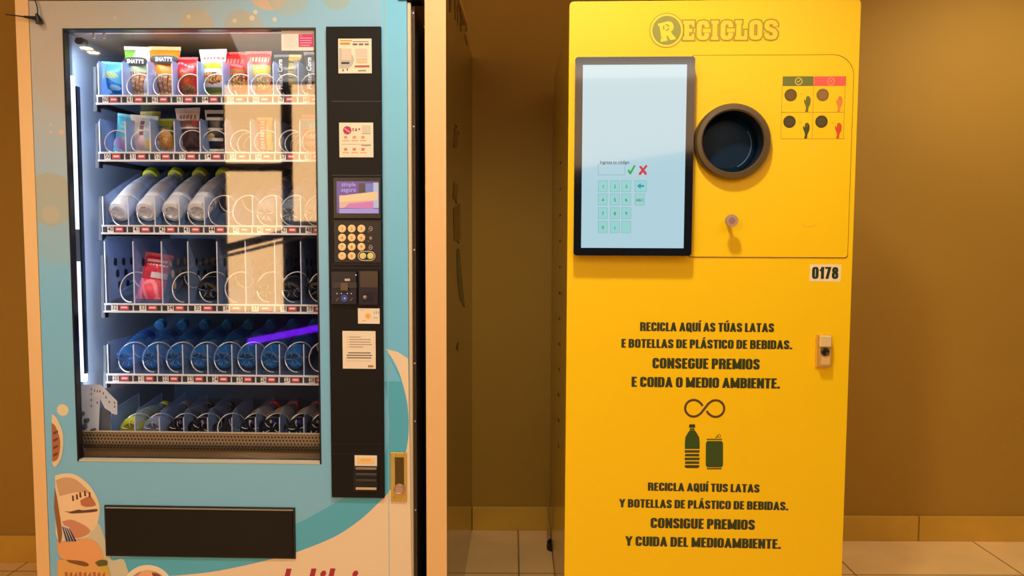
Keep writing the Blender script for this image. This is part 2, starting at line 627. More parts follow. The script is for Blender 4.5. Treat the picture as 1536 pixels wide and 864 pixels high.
def door_material():
    m = bpy.data.materials.new('printed_door_film')
    m.use_nodes = True
    nt = m.node_tree
    b = nt.nodes['Principled BSDF']
    b.inputs['Roughness'].default_value = .32
    tc = nt.nodes.new('ShaderNodeTexCoord')
    sp = nt.nodes.new('ShaderNodeSeparateXYZ')
    nt.links.new(tc.outputs['Object'], sp.inputs[0])

    def mapr(sock, a, b_, c, d, smooth=True):
        n = nt.nodes.new('ShaderNodeMapRange')
        n.interpolation_type = 'SMOOTHSTEP' if smooth else 'LINEAR'
        for i, v in enumerate((a, b_, c, d)):
            n.inputs[i + 1].default_value = v
        nt.links.new(sock, n.inputs[0])
        return n.outputs[0]

    def mix(fac, a, b_):
        n = nt.nodes.new('ShaderNodeMixRGB')
        if isinstance(fac, float):
            n.inputs[0].default_value = fac
        else:
            nt.links.new(fac, n.inputs[0])
        for i, v in ((1, a), (2, b_)):
            if isinstance(v, tuple):
                n.inputs[i].default_value = [lin(c) for c in v] + [1]
            else:
                nt.links.new(v, n.inputs[i])
        return n.outputs[0]

    def mul(a, b_):
        n = nt.nodes.new('ShaderNodeMath')
        n.operation = 'MULTIPLY'
        nt.links.new(a, n.inputs[0])
        nt.links.new(b_, n.inputs[1])
        return n.outputs[0]
    # print: blue below, fading to pale sand and painted glare at the upper left
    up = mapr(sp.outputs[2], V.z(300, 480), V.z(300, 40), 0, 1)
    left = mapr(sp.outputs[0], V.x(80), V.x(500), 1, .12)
    col = mix(mul(up, left), DOOR_BLUE, DOOR_SAND_GLARE)
    rt = mapr(sp.outputs[0], V.x(572), V.x(579), 0, 1)
    col = mix(rt, col, DOOR_STRIP)
    # bubbles
    for cx, cy, rr, c, k in BUBBLES:
        bx, bz = V.p(cx, cy)
        R_ = rr / 561
        d = nt.nodes.new('ShaderNodeVectorMath')
        d.operation = 'DISTANCE'
        cmb = nt.nodes.new('ShaderNodeCombineXYZ')
        nt.links.new(sp.outputs[0], cmb.inputs[0])
        nt.links.new(sp.outputs[2], cmb.inputs[2])
        nt.links.new(cmb.outputs[0], d.inputs[0])
        d.inputs[1].default_value = (bx, 0, bz)
        fac = mapr(d.outputs['Value'], R_ * .96 - .001, R_ * 1.02 + .001, k, 0)
        col = mix(fac, col, c)
    nt.links.new(col, b.inputs['Base Color'])
    return m


DOOR_BLUE = (126, 190, 224)
DOOR_SAND_GLARE = (188, 180, 166)
DOOR_STRIP = (114, 196, 232)
BUBBLES = [(75, 299, 40, (172, 172, 152), .9), (76, 322, 14, (196, 176, 142), .8), (84, 345, 52, (160, 178, 172), .35),
           (404, -20, 34, (206, 178, 140), .9), (432, -10, 32, (165, 178, 165), .6), (295, 40, 26, (188, 176, 144), .7),
           (358, 36, 22, (172, 172, 155), .6), (370, 44, 26, (182, 172, 146), .5), (280, -25, 48, (168, 175, 168), .4),
           (383, 18, 3.5, (222, 206, 172), .9), (378, 27, 4, (222, 206, 172), .8), (412, 29, 3.5, (216, 206, 178), .8), (352, 31, 3, (216, 200, 166), .8), (283, 25, 3, (220, 206, 178), .8), (172, 27, 3, (200, 192, 172), .8),
           (92, 198, 3.5, (226, 186, 136), .9), (76, 187, 2, (206, 196, 176), .9), (76, 198, 2, (206, 196, 176), .9), (94, 615, 9, (226, 210, 170), 1.0),
           (505, -8, 22, (160, 176, 150), .6), (110, 110, 60, (186, 170, 146), .35)]
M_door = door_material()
M_black = mat('black_panel', (22, 21, 20), .5, spec=.2)
M_blackD = P(14, 14, 15, .35)
M_alu = P(212, 194, 160, .4)
M_body = P(36, 36, 40, .5)
M_cream = P(236, 214, 180, .4)
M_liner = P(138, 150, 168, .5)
M_liner_shaded = P(24, 54, 80, .5)  # back, right and floor: light falloff put into a darker liner colour
M_white = P(236, 236, 240, .4)

DTH = .02
# cabinet body (open shell behind the door)
bx0, bx1 = xL + .006, xR + .012
bd = .76
mb = MB()
mb.box(bx0, bx0 + .012, DTH + .004, bd, .10, TOP - .01, M_body)
mb.box(bx1 - .012, bx1, DTH + .004, bd, .10, TOP - .01, M_body)
mb.box(bx0 + .012, bx1 - .012, DTH + .004, bd, TOP - .022, TOP - .01, M_body)
mb.box(bx0 + .012, bx1 - .012, DTH + .004, bd, .10, .112, M_body)
mb.box(bx0 + .012, bx1 - .012, bd - .012, bd, .112, TOP - .022, M_body)
mb.build('cabinet_body', VM)
for sx in (bx0 + .08, bx1 - .08):
    for sy in (.12, bd - .08):
        MB().lathe([(.03, 0), (.03, .012), (.012, .016), (.012, .10)], M_blackD, 16, Matrix.Translation((sx, sy, 0)) @ Matrix.Rotation(pi / 2, 4, 'X')).build('levelling_foot', VM)
# door: four boards round the window opening
mb = MB()
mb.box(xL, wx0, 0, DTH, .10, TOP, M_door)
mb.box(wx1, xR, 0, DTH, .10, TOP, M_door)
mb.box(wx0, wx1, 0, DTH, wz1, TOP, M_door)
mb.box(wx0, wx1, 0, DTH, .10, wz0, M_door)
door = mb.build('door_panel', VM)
# door print
mb = MB()
edge = smooth_curve([(170, 870), (265, 863), (328, 856), (406, 839), (445, 828), (500, 806), (536, 783), (562, 760), (586, 734), (603, 700), (612, 660), (613, 625), (609, 595), (600, 562), (590, 540), (578, 523)], 5)
cream = [(578, 523), (597, 528), (612.5, 538), (620, 1040), (66, 1040), (75, 878)] + edge
fan(mb, V.pts(cream), -.0006, M_cream)
dp = mb.build('door_print', VM)
teal = smooth_curve([(575, 572), (581, 600), (584, 634), (581, 668), (570, 700), (545, 728), (513, 748), (480, 767), (445, 785), (380, 808), (300, 826), (158, 838)], 5) + [(150, 871)] + edge
teal = [q for q in teal if not (q[0] > 578 and q[1] < 560)]
M_teal = P(84, 178, 208, .35)
mb = MB()
fan(mb, V.pts(teal + [(602, 572)]), -.0003, M_teal)
mb.build('teal_band', VM)
mb = MB()
CR = P(170, 40, 66, .4)
for ch, px in (('d', 412), ('e', 436), ('l', 458), ('i', 474), ('b', 496), ('i', 522)):
    mb.text(ch, V.x(px, 880), V.z(px, 900), .128, -.0010, CR, .85, shear=.25, bold=.02)
mb.build('printed_lettering', VM)

# food pictures at the lower left of the door
mb = MB()
PC = lambda l, c, k: fan(mb, V.pts(l), -.0012 - k * .0002, P(*c))
blobA = smooth_curve([(83, 713), (97, 710), (114, 712), (134, 727), (147, 749), (150, 765), (146, 786), (138, 797), (128, 806), (92, 812), (84, 800)], 5)
blobB = smooth_curve([(128, 788), (148, 785), (162, 822), (168, 840), (184, 838), (190, 850), (192, 870), (150, 880), (100, 860)], 5)
PC(blobB, (205, 200, 168), 0)
PC(blobA, (232, 212, 172), 1)
PC(smooth_curve([(84, 720), (97, 716), (112, 718), (126, 729), (137, 742), (118, 744), (90, 745)], 4), (206, 164, 124), 2)
PC(smooth_curve([(90, 744), (116, 738), (138, 742), (146, 760), (144, 784), (124, 804), (110, 808), (92, 795), (88, 770)], 4), (240, 206, 160), 3)
PC(smooth_curve([(121, 750), (135, 744), (141, 750), (144, 758), (130, 760), (122, 757)], 3), (186, 112, 80), 4)
for q in ((110, 747), (116, 745), (121, 742), (128, 740), (135, 742)):
    PC([(q[0] - 1.5, q[1] - 4), (q[0] + 1, q[1] - 4), (q[0] + 2, q[1] + 4), (q[0] - 1, q[1] + 4)], (92, 52, 42), 4)
PC(smooth_curve([(96, 766), (106, 767), (118, 764), (126, 765), (145, 763), (145, 767), (126, 769), (108, 770)], 3), (96, 66, 56), 4)
PC(smooth_curve([(94, 782), (108, 779), (128, 788), (136, 797), (126, 804), (112, 806), (98, 790)], 3), (206, 140, 104), 5)
PC([(93, 786), (104, 790), (116, 812), (98, 813)], (214, 206, 200), 6)
for k in range(4):
    PC([(94 + 3.2 * k, 789 + k), (96 + 3.2 * k, 790 + k), (103 + 4.2 * k, 811), (100 + 4.2 * k, 812)], (52, 50, 76), 7)
PC(smooth_curve([(86, 812), (112, 810), (136, 808), (150, 820), (156, 838), (148, 846), (112, 840), (94, 838), (87, 826)], 4), (232, 164, 104), 6)
PC(smooth_curve([(87, 838), (120, 842), (156, 842), (166, 862), (168, 880), (86, 880)], 4), (226, 168, 96), 5)
PC(smooth_curve([(100, 839), (124, 841), (134, 846), (128, 849), (104, 843)], 3), (128, 84, 36), 7)
PC(smooth_curve([(143, 843), (152, 839), (162, 841), (160, 848), (148, 849)], 3), (98, 92, 42), 7)
PC(smooth_curve([(150, 850), (160, 848), (166, 862), (156, 858)], 3), (206, 178, 60), 7)
for k in range(9):
    xx = 98 + k * 7
    PC([(xx, 858 + (k % 3) * 2), (xx + 4, 857), (xx + 5, 870), (xx + 1, 870)], (176, 104, 52), 7)
PC(smooth_curve([(83, 730), (86, 745), (90, 770), (94, 800), (90, 815), (86, 790), (82, 760)], 3), (150, 96, 52), 8)
PC(smooth_curve([(78, 620), (86, 628), (95, 652), (93, 684), (84, 700), (79, 696)], 4), (226, 206, 166), 1)
PC(smooth_curve([(78, 634), (84, 640), (91, 662), (88, 686), (81, 692), (79, 690)], 4), (172, 106, 66), 3)
for k in range(4):
    PC([(80, 648 + 11 * k), (87, 645 + 11 * k), (88, 648 + 11 * k), (81, 652 + 11 * k)], (108, 66, 46), 4)
c = [(222 + 39 * cos(2 * pi * i / 40), 886 + 39 * sin(2 * pi * i / 40)) for i in range(40)]
PC(c, (238, 224, 192), 1)
c = [(222 + 33 * cos(2 * pi * i / 40), 888 + 33 * sin(2 * pi * i / 40)) for i in range(40)]
PC(c, (200, 136, 116), 3)
PC(smooth_curve([(206, 866), (214, 856), (226, 855), (234, 862), (228, 880), (210, 880)], 3), (236, 178, 132), 4)
PC(smooth_curve([(228, 858), (240, 862), (246, 872), (234, 876)], 3), (128, 70, 40), 5)
mb.build('food_picture', VM)

# right edge trim with screws
tx0, tx1 = V.x(612, 400), V.x(617.5, 400)
mb = MB()
mb.box(tx0 + .0005, tx1, .004, DTH, .10, TOP - .006, M_alu)
tr = mb.build('edge_trim', VM, bevel=.0015)
mb = MB()
mb.box(tx1 + .0005, tx1 + .008, .02, DTH, .10, TOP - .012, P(110, 92, 66, .45, metal=.4))
rail = mb.build('door_rail', VM)
for py in (20, 190, 375, 545, 632, 765):
    q = V.z(620, py, .02)
    MB().lathe([(.0028, 0), (.0022, -.0015), (0, -.002)], P(225, 215, 195, .3, metal=.7), 10, Matrix.Translation((tx1 + .004, .02, q))).build('screw', rail)
# strip seam line right of the control column
mb = MB()
mb.box(V.x(579.5, 300), V.x(580.6, 300), -.0008, 0, .12, TOP, P(160, 190, 188, .3))
mb.build('film_seam', VM)
mb = MB()
mb.box(V.x(597, 3), V.x(632, 3), -.006, .05, TOP - .003, TOP + .03, M_blackD)
mb.build('top_cap', VM, bevel=.003)

# window frame + glass
mb = MB()
fw = .0045
mb.box(wx0, wx0 + fw, -.001, DTH, wz0, wz1, M_blackD)
mb.box(wx1 - fw, wx1, -.001, DTH, wz0, wz1, M_blackD)
mb.box(wx0 + fw, wx1 - fw, -.001, DTH, wz1 - fw, wz1, M_blackD)
mb.box(wx0 + fw, wx1 - fw, -.001, DTH, wz0, wz0 + fw, P(200, 190, 165, .4))
mb.build('window_gasket', VM)


def glass_material(fac):
    m = bpy.data.materials.new('clear_glass')
    m.use_nodes = True
    nt = m.node_tree
    nt.nodes.clear()
    o = nt.nodes.new('ShaderNodeOutputMaterial')
    mx = nt.nodes.new('ShaderNodeMixShader')
    t = nt.nodes.new('ShaderNodeBsdfTransparent')
    g = nt.nodes.new('ShaderNodeBsdfGlossy')
    g.inputs['Roughness'].default_value = .025
    mx.inputs[0].default_value = fac
    nt.links.new(t.outputs[0], mx.inputs[1])
    nt.links.new(g.outputs[0], mx.inputs[2])
    nt.links.new(mx.outputs[0], o.inputs[0])
    return m


M_glass = glass_material(.10)
MB().flat([(wx0 + fw, wz0 + fw), (wx1 - fw, wz0 + fw), (wx1 - fw, wz1 - fw), (wx0 + fw, wz1 - fw)], .012, M_glass).build('glass_pane', VM)

# interior liner
lx0, lx1 = min(V.x(98, 114, .068), V.x(119, 572, .068)) - .001, V.x(566, 367)
lz0, lz1 = V.z(300, 700), V.z(282, 36)
ld = .66
mb = MB()
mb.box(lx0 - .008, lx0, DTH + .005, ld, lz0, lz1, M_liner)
mb.box(lx1, lx1 + .008, DTH + .005, ld, lz0, lz1, M_liner_shaded)
mb.box(lx0, lx1, ld - .008, ld, lz0, lz1, M_liner_shaded)
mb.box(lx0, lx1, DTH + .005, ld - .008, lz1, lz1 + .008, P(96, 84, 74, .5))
mb.box(lx0, lx1, DTH + .005, ld - .008, lz0 - .008, lz0, M_liner_shaded)
mb.build('interior_liner', VM)
# dark service column behind the control panel is closed by the liner's right wall
# light tubes
M_tube = mat('led_tube', (225, 235, 255), emit=1.6)
M_led_cap = P(120, 130, 150, .4)


def led(px0, py0, px1, py1, w, m, name):
    (a, b), (c, d) = V.p(px0, py0, .075), V.p(px1, py1, .075)
    o = MB().prism([(c, d), (c + w, d), (a + w, b), (a, b)], .068, .082, m).build(name, VM)
    return o


led(102, 114, 111, 344, .015, M_tube, 'light_tube')
led(114.5, 392, 123, 572, .012, M_tube, 'light_tube')
led(111, 344, 114.5, 392, .018, M_led_cap, 'tube_holder')
led(97, 60, 118, 574, .004, P(80, 96, 130, .5), 'tube_channel')
led(115, 130, 128, 560, .005, P(20, 34, 58, .5), 'cable_channel')
# real light of the tube
ltube = area('vending_tube_light', (0, 0, 0), (0, 0, -1), .03, 1.0, 3.7, (.80, .89, 1))
ltube.matrix_world = V.M @ Matrix.Translation((lx0 + .02, .085, (lz0 + lz1) / 2 + .05)) @ (Vector((.62, .78, 0))).to_track_quat('-Z', 'Y').to_matrix().to_4x4()
ltop = area('vending_top_light', (0, 0, 0), (0, 0, -1), .6, .04, 1.0, (.9, .93, 1))
ltop.matrix_world = V.M @ Matrix.Translation(((wx0 + wx1) / 2, .085, lz1 - .025)) @ (Vector((0, .5, -.86))).to_track_quat('-Z', 'Y').to_matrix().to_4x4()
# bars along the top of the window
x0, x1, z0, z1 = V.R(112, 46.5, 424, 50, .06)
MB().box(x0, x1, .055, .065, z0, z1, P(225, 225, 240, .3)).build('top_rod', VM)
x0, x1, z0, z1 = V.R(102, 43, 474, 46, .05)
MB().box(x0, x1, .052, .058, z0, z1, P(110, 106, 116, .4)).build('top_rail', VM)
mb = MB()
for px in (119, 123):
    a, b = V.p(px, 62, .07)
    mb.lathe([(.009, -.012), (.009, .01)], P(70, 64, 64, .4), 14, Matrix.Translation((a, .075, b)))
mb.build('hinge_roller', VM)
for px in (141.5, 157, 364):
    x0, x1, z0, z1 = V.R(px - 1.3, 50 if px < 300 else 44, px + 1.3, 58 if px < 300 else 50, .055)
    MB().box(x0, x1, .05, .056, z0, z1, M_white).build('rod_clip', VM)

# ---- trays
ROWS = [  # lip top, lip bottom (picture), first x, last x, tilt deg, divider top px, column pitch xs of dividers, coil centres, numbers
    dict(t=142.5, b=156.5, xl=145, div=[146, 182, 220, 257, 295, 332.5, 371.5, 409, 446.5], dt=90, coil=[None, 203, 243, 280.5, 320, 356.5, 391, 429.5, 467], cy=126, n=60, tilt=0),
    dict(t=228, b=242, xl=148, div=[148, 187, 224, 260.5, 299, 337, 375, 412, 449], dt=177, coil=[169.5, 209.5, 246, 283, 317, 360, 396, 433.5, 468.5], cy=211, n=50, tilt=0),
    dict(t=338, b=351.5, xl=153, div=[153, 191, 231, 267.5, 305.5, 342, 378, 414, 450], dt=290, coil=[178, 217, 257, 293.5, 325, 362, 398.5, 434, 471], cy=322, n=40, tilt=29),
    dict(t=456, b=469, xl=157, div=[157.5, 200, 242.5, 282, 325.5, 368, 412, 451], dt=358, coil=[191, None, 270, 311, 350, 398, 436, 477], cy=437, n=32, tilt=25),
    dict(t=562, b=575.5, xl=160, div=[160.5, 199.5, 236, 273, 310.5, 347, 383.5, 418.5, 455], dt=513, coil=[188, 225, 261, 298, 333, 369, 404.5, 440.5, 477], cy=542, n=20, tilt=20),
    dict(t=662, b=672, xl=170, div=[164, 201, 238, 274.5, 310.5, 347, 382.5, 418.5, 455], dt=617, coil=[None, 195, 229, 267, 301, 338, 375, 407, 446, 479], cy=645, n=10, tilt=6),
]
FD = .10      # depth of the tray fronts behind the door plane
M_lip = P(226, 228, 236, .35)
M_tray = P(60, 76, 104, .45)
M_wire = P(222, 218, 214, .28, metal=.55)
M_navy = P(40, 46, 66, .4)
M_red = P(206, 74, 90, .4)
M_pale = P(248, 214, 214, .4)
M_num = P(232, 232, 232, .4)
M_ink = P(30, 30, 36, .5)


def divider_material(al):
    m = mat('translucent_divider' + str(al), (150, 176, 226), .3)
    nt = m.node_tree
    m.node_tree.nodes['Principled BSDF'].inputs['Alpha'].default_value = al
    return m


M_divs = [divider_material(.55), divider_material(.55), divider_material(.26), divider_material(.30), divider_material(.16), divider_material(.3)]
M_divedge = P(206, 210, 228, .3)
M_hole = P(24, 40, 62, .5)
coil_mesh = {}


def coil_geo(r, tilt, length=.40, pitch=.05):
    key = (round(r, 4), tilt)
    if key in coil_mesh:
        return coil_mesh[key]
    mb = MB()
    n = int(length / pitch * 22)
    pts = []
    for i in range(n + 1):
        a = -radians(70) - 2 * pi * i / 22
        pts.append((r * cos(a), pitch * i / 22 * cos(radians(tilt)), r * sin(a) + pitch * i / 22 * sin(radians(tilt))))
    mb.tube(pts, .0018, M_wire, 6)
    o = mb.build('spiral_coil')
    me = o.data
    bpy.data.objects.remove(o)
    coil_mesh[key] = me
    return me


TRAYS = []
for ri, rw in enumerate(ROWS):
    mid = 315
    zt, zb = V.z(mid, rw['t'], FD), V.z(mid, rw['b'], FD)
    rw['zt'], rw['zb'] = zt, zb
    X0 = V.x(rw['xl'], rw['t'], FD)
    X1 = V.x(520, rw['t'], FD)
    rw['X0'] = X0
    tl = math.tan(radians(rw['tilt']))
    D = .42
    mb = MB()
    if ri < 5:
        mb.box(X0, X1, FD, FD + .006, zb, zt, M_lip)                       # lip
        mb.box(X0, X1, FD - .006, FD, zb - .001, zb + .004, M_lip)
        mb.box(X0, X1, FD - .003, FD, zt - .0035, zt, M_lip)
    else:
        mb.box(X0, X1, FD, FD + .006, zb, zt, M_tray)
    fl = zt - .012
    mb.raw([(X0, FD + .006, fl), (X1, FD + .006, fl), (X1, FD + D, fl + D * tl * .98), (X0, FD + D, fl + D * tl * .98),
            (X0, FD + .006, fl - .006), (X1, FD + .006, fl - .006), (X1, FD + D, fl + D * tl * .98 - .006), (X0, FD + D, fl + D * tl * .98 - .006)],
           [(0, 1, 2, 3), (7, 6, 5, 4), (0, 4, 5, 1), (2, 6, 7, 3), (0, 3, 7, 4), (1, 5, 6, 2)], M_tray)
    tray = mb.build('tray', VM)
    TRAYS.append(tray)
    # left bracket
    br = MB()
    if ri < 5:
        hb = (.10, .10, .10, .17, .10)[ri]
        br.prism([(X0 - .016, zb - .018), (X0 - .006, zb - .018), (X0 - .004, zt + hb * .8), (X0 - .012, zt + hb * .8)], FD + .01, FD + .03, P(26, 34, 50, .5))
        br.box(X0 - .012, X0 + .002, FD + .03, FD + .4, zb - .006, zb + .02, P(26, 34, 50, .5))
        br.build('side_bracket', tray)
    divs = rw['div'] + [rw['div'][-1] + (38 if ri != 3 else 42)]
    for k in range(len(divs) - 1):
        a, b = V.x(divs[k], rw['t'], FD), V.x(divs[k + 1], rw['t'], FD)
        w = b - a
        # price tag
        if ri < 5:
            g = MB()
            y = FD - .0008
            h0, h1 = zb + .0045, zt - .005
            g.rect(a + .002, b - .002, h0, h1, y, M_navy)
            g.rect(a + w * .22, a + w * .46, h0, h1, y - .0003, M_num)
            g.rect(a + w * .52, a + w * .84, h0 + .002, h1 - .001, y - .0003, M_red)
            g.rect(a + w * .57, a + w * .79, h0 + .0065, h0 + .0115, y - .0006, M_pale)
            g.text(str(rw['n'] + k), a + w * .34, h0 + .003, .0185, y - .0006, M_ink, .8, bold=.01)
            g.build('price_tag', tray)
        # divider plate
        zd = V.z(divs[k], rw['dt'], FD)
        dlen = .17 if ri == 5 else .36
        g = MB()
        if ri == 5:
            prof = [(FD + .008, fl), (FD + .008, zd - .022), (FD + .02, zd - .004), (FD + .03, zd), (FD + dlen, zd + dlen * tl), (FD + dlen, fl + dlen * tl)]
        elif ri == 2:
            prof = [(FD + .008, fl), (FD + .008, zd - .012), (FD + .10, zd + .03), (FD + dlen, zd + .03 + (dlen - .1) * tl * .7), (FD + dlen, fl + dlen * tl)]
        else:
            prof = [(FD + .008, fl), (FD + .008, zd - .006), (FD + .014, zd), (FD + dlen, zd), (FD + dlen, fl + min(dlen * tl, zd - fl - .01))]
        n_ = len(prof)
        th = .0014
        vv = [(a - th / 2, yy, zz) for yy, zz in prof] + [(a + th / 2, yy, zz) for yy, zz in prof]
        g.raw(vv, [tuple(range(n_))[::-1], tuple(range(n_, 2 * n_))] + [(i, (i + 1) % n_, (i + 1) % n_ + n_, i + n_) for i in range(n_)], M_divs[ri])
        g.box(a - .0012, a + .0012, FD + .006, FD + .009, fl, zd - (.02 if ri == 5 else .008), M_divedge)
        if ri == 3:
            hm = P(214, 190, 150, .5) if k == 2 else P(22, 34, 54, .5)  # hole discs; the pale ones paint light seen through the plate
            for rr in range(3):
                for cc in range(4):
                    cy_ = FD + .06 + cc * .045 + rr * .01
                    cz_ = zt + .115 - rr * .034
                    nn = 12
                    for s_ in (-1, 1):
                        g.raw([(a + s_ * (th / 2 + .0004), cy_ + .009 * cos(2 * pi * i / nn), cz_ + .012 * sin(2 * pi * i / nn)) for i in range(nn)], [tuple(range(nn)) if s_ > 0 else tuple(range(nn))[::-1]], hm)
        g.build('divider', tray)
    # coils
    for k, cx in enumerate(rw['coil']):
        if cx is None:
            continue
        r = .0325
        a, b = V.p(cx, rw['cy'], FD + .012)
        o = bpy.data.objects.new('spiral_coil', coil_geo(r, rw['tilt'], .40 if ri < 2 else (.30 if False else .11), .05 if ri < 2 else .085))
        COL.objects.link(o)
        o.parent = tray
        o.location = (a, FD + .012, b)
# top of row six is hidden behind the flap grille
def grille_material():
    m = bpy.data.materials.new('perforated_steel')
    m.use_nodes = True
    nt = m.node_tree
    b = nt.nodes['Principled BSDF']
    b.inputs['Roughness'].default_value = .4
    b.inputs['Metallic'].default_value = .35
    tc = nt.nodes.new('ShaderNodeTexCoord')
    sp = nt.nodes.new('ShaderNodeSeparateXYZ')
    nt.links.new(tc.outputs['Object'], sp.inputs[0])

    def mth(op, a, b_=None):
        n = nt.nodes.new('ShaderNodeMath')
        n.operation = op
        for i, v in enumerate((a, b_)):
            if v is None:
                continue
            if isinstance(v, (int, float)):
                n.inputs[i].default_value = v
            else:
                nt.links.new(v, n.inputs[i])
        return n.outputs[0]
    row = mth('MULTIPLY', sp.outputs[2], 1 / .0095)
    fr = mth('FLOOR', row)
    off = mth('MULTIPLY', fr, .35)
    u = mth('SUBTRACT', mth('FRACT', mth('ADD', mth('MULTIPLY', sp.outputs[0], 1 / .0095), off)), .5)
    v = mth('SUBTRACT', mth('FRACT', row), .5)
    d = mth('ADD', mth('MULTIPLY', u, u), mth('MULTIPLY', v, v))
    h = mth('LESS_THAN', d, .075)
    mx = nt.nodes.new('ShaderNodeMixRGB')
    nt.links.new(h, mx.inputs[0])
    mx.inputs[1].default_value = (lin(150), lin(130), lin(100), 1)
    mx.inputs[2].default_value = (lin(34), lin(28), lin(24), 1)
    nt.links.new(mx.outputs[0], b.inputs['Base Color'])
    return m


M_gr = grille_material()
x0, x1 = V.x(122, 670, .05), V.x(490, 670, .05)
za, zb_, zc = V.z(300, 650, .05), V.z(300, 667, .05), V.z(300, 692, .035)
mb = MB()
mb.box(x0, x1, .052, .056, zb_, za, M_gr)
mb.box(x0, x1, .050, .057, za, za + .003, P(190, 172, 142, .4))
mb.raw([(x0, .052, zb_), (x1, .052, zb_), (x1, .085, zc), (x0, .085, zc)], [(3, 2, 1, 0)[::-1]], M_gr)
mb.box(x0, x1, .05, .054, zb_ - .003, zb_ + .001, P(92, 80, 66, .5))
mb.box(x0, x1, .048, .09, wz0, wz0 + .012, P(80, 62, 48, .5))
mb.build('perforated_guard', VM)
# white perforated bracket at lower left
mb = MB()
M_br = P(206, 214, 232, .4)
q = V.pts([(120, 577), (151, 577), (164, 590), (176, 602), (176, 622), (172, 622), (157, 612), (150, 598), (148, 648), (120, 648)], .062)
fan(mb, q, .062, M_br)
for px, py in ((137, 584), (137, 591), (137, 600), (137, 609), (142, 586), (146, 587), (150, 587), (146, 604), (155, 590), (159, 596), (164, 603), (172, 604), (172, 610)):
    a, b = V.p(px, py, .0615)
    mb.rect(a - .0014, a + .0014, b - .003, b + .003, .0613, P(60, 66, 84))
mb.build('hinge_bracket', VM)
mb = MB()
q = V.pts([(146, 650), (146, 618), (155, 608), (166, 622), (166, 650)], .075)
fan(mb, q, .075, P(92, 100, 112, .5))
for px, py in ((124, 620), (131, 630), (128, 640), (141, 645)):
    a, b = V.p(px, py, .0605)
    mb.lathe([(.0, -.006), (.006, -.005), (.006, .006)], P(66, 74, 92, .4), 12, Matrix.Translation((a, .056, b)))
mb.build('hinge_arm', VM)

# ---- black control column
cx0, cx1, cz0, cz1 = V.x(494.5, 393), V.x(575, 393), V.z(537, 745), V.z(531, 41)
CP = MB().box(cx0, cx1, -.010, .0, cz0, cz1, M_black).build('control_panel', VM, bevel=.002)
yf = -.0105


def vrect(mb, a, b, c, d, m, y=yf):
    x0_, x1_, z0_, z1_ = V.R(a, b, c, d, y)
    return mb.rect(x0_, x1_, z0_, z1_, y, m)


mb = MB()
for py in (152, 263, 331, 396, 402, 666, 681):
    x0, x1, z0, z1 = V.R(498, py - .6, 573, py + .6, yf)
    mb.rect(x0, x1, z0, z1, yf, M_blackD)
mb.build('panel_seam', CP)
M_st = P(236, 222, 196, .45)


def sticker(a, b, c, d, detail, parent=CP, base=yf, col=M_st, name='sticker'):
    mb = MB()
    x0_, x1_, z0_, z1_ = V.R(a, b, c, d, base)
    mb.box(x0_, x1_, base - .0006, base, z0_, z1_, col)
    yy = base - .0008
    detail(mb, lambda q0, q1, q2, q3, col_, k=0: vrect(mb, q0, q1, q2, q3, P(*col_), yy - k * .0002))
    return mb.build(name, parent)


def st1(mb, r):
    r(510, 60, 528, 62, (206, 156, 70))
    r(510, 64, 525, 67, (206, 130, 60))
    r(529, 62, 553, 63, (150, 90, 80))
    for a, b in ((529, 536), (538, 545), (547, 553)):
        r(a, 65, b, 68, (128, 96, 100))
    q = [V.p(509, 70, yf)] + [V.p(509 + 22 * sin(t * pi / 14), min(103, 72 + 14 - 14 * cos(t * pi / 14) + 8 * (t / 14)), yf) for t in range(15)] + [V.p(509, 102, yf)]
    fan(mb, q, yf - .0008, P(184, 182, 172))
    r(512, 73, 527, 90, (240, 196, 176), 1)
    r(533, 73, 551, 86, (240, 196, 176), 1)
    r(512, 93, 524, 96, (50, 46, 44), 1)
    for k in range(3):
        r(534, 88 + 2.6 * k, 551, 89.2 + 2.6 * k, (236, 170, 116), 1)
    r(532, 98, 554, 101, (182, 84, 56), 1)
    r(513, 104, 516, 107, (150, 120, 90))
    r(520, 103, 522, 106, (120, 96, 66))
    r(537, 105, 549, 107, (150, 130, 80))


sticker(507.5, 58, 557.5, 110, st1)


def st2(mb, r):
    x, z = V.p(521, 195.5, yf)
    mb.disc(x, z, .0108, yf - .001, P(186, 36, 92))
    mb.flat([(x - .008, z + .003), (x - .006, z + .006), (x + .008, z - .004), (x + .006, z - .007)], yf - .0012, P(246, 140, 170))
    mb.text('t a g', V.x(534.5, 192, yf), V.z(534, 196.5, yf), .0145, yf - .001, P(140, 50, 40), .8, bold=.03)
    r(543, 188, 556, 199, (206, 200, 176))
    r(543, 200, 556, 201, (150, 110, 90))
    for k in range(3):
        r(516 + 13 * k, 204, 521 + 13 * k, 208, (226, 150, 100))
        r(514 + 13 * k, 210, 524 + 13 * k, 212, (226, 176, 130))
        r(516 + 13 * k, 222, 521 + 13 * k, 226, (206, 130, 80))
        r(514 + 13 * k, 228, 524 + 13 * k, 230, (226, 176, 130))
    r(512, 216, 557, 216.8, (170, 170, 160))
    r(542, 217.5, 556, 219, (160, 120, 100))


sticker(509, 184, 560, 236, st2)


def st3(mb, r):
    r(540, 464, 546, 466, (236, 200, 150))
    x, z = V.p(552, 474, yf)
    mb.disc(x, z, .008, yf - .001, P(246, 190, 96))
    mb.disc(x, z, .0035, yf - .0012, P(240, 160, 60))
    for k in range(3):
        r(561 + 3 * k, 467, 562.2 + 3 * k, 471, (150, 160, 190))
    r(560, 476, 567, 477.5, (170, 190, 160))
    r(543, 480, 549, 481.5, (226, 180, 120))


sticker(537, 462.5, 569.5, 485.5, st3)


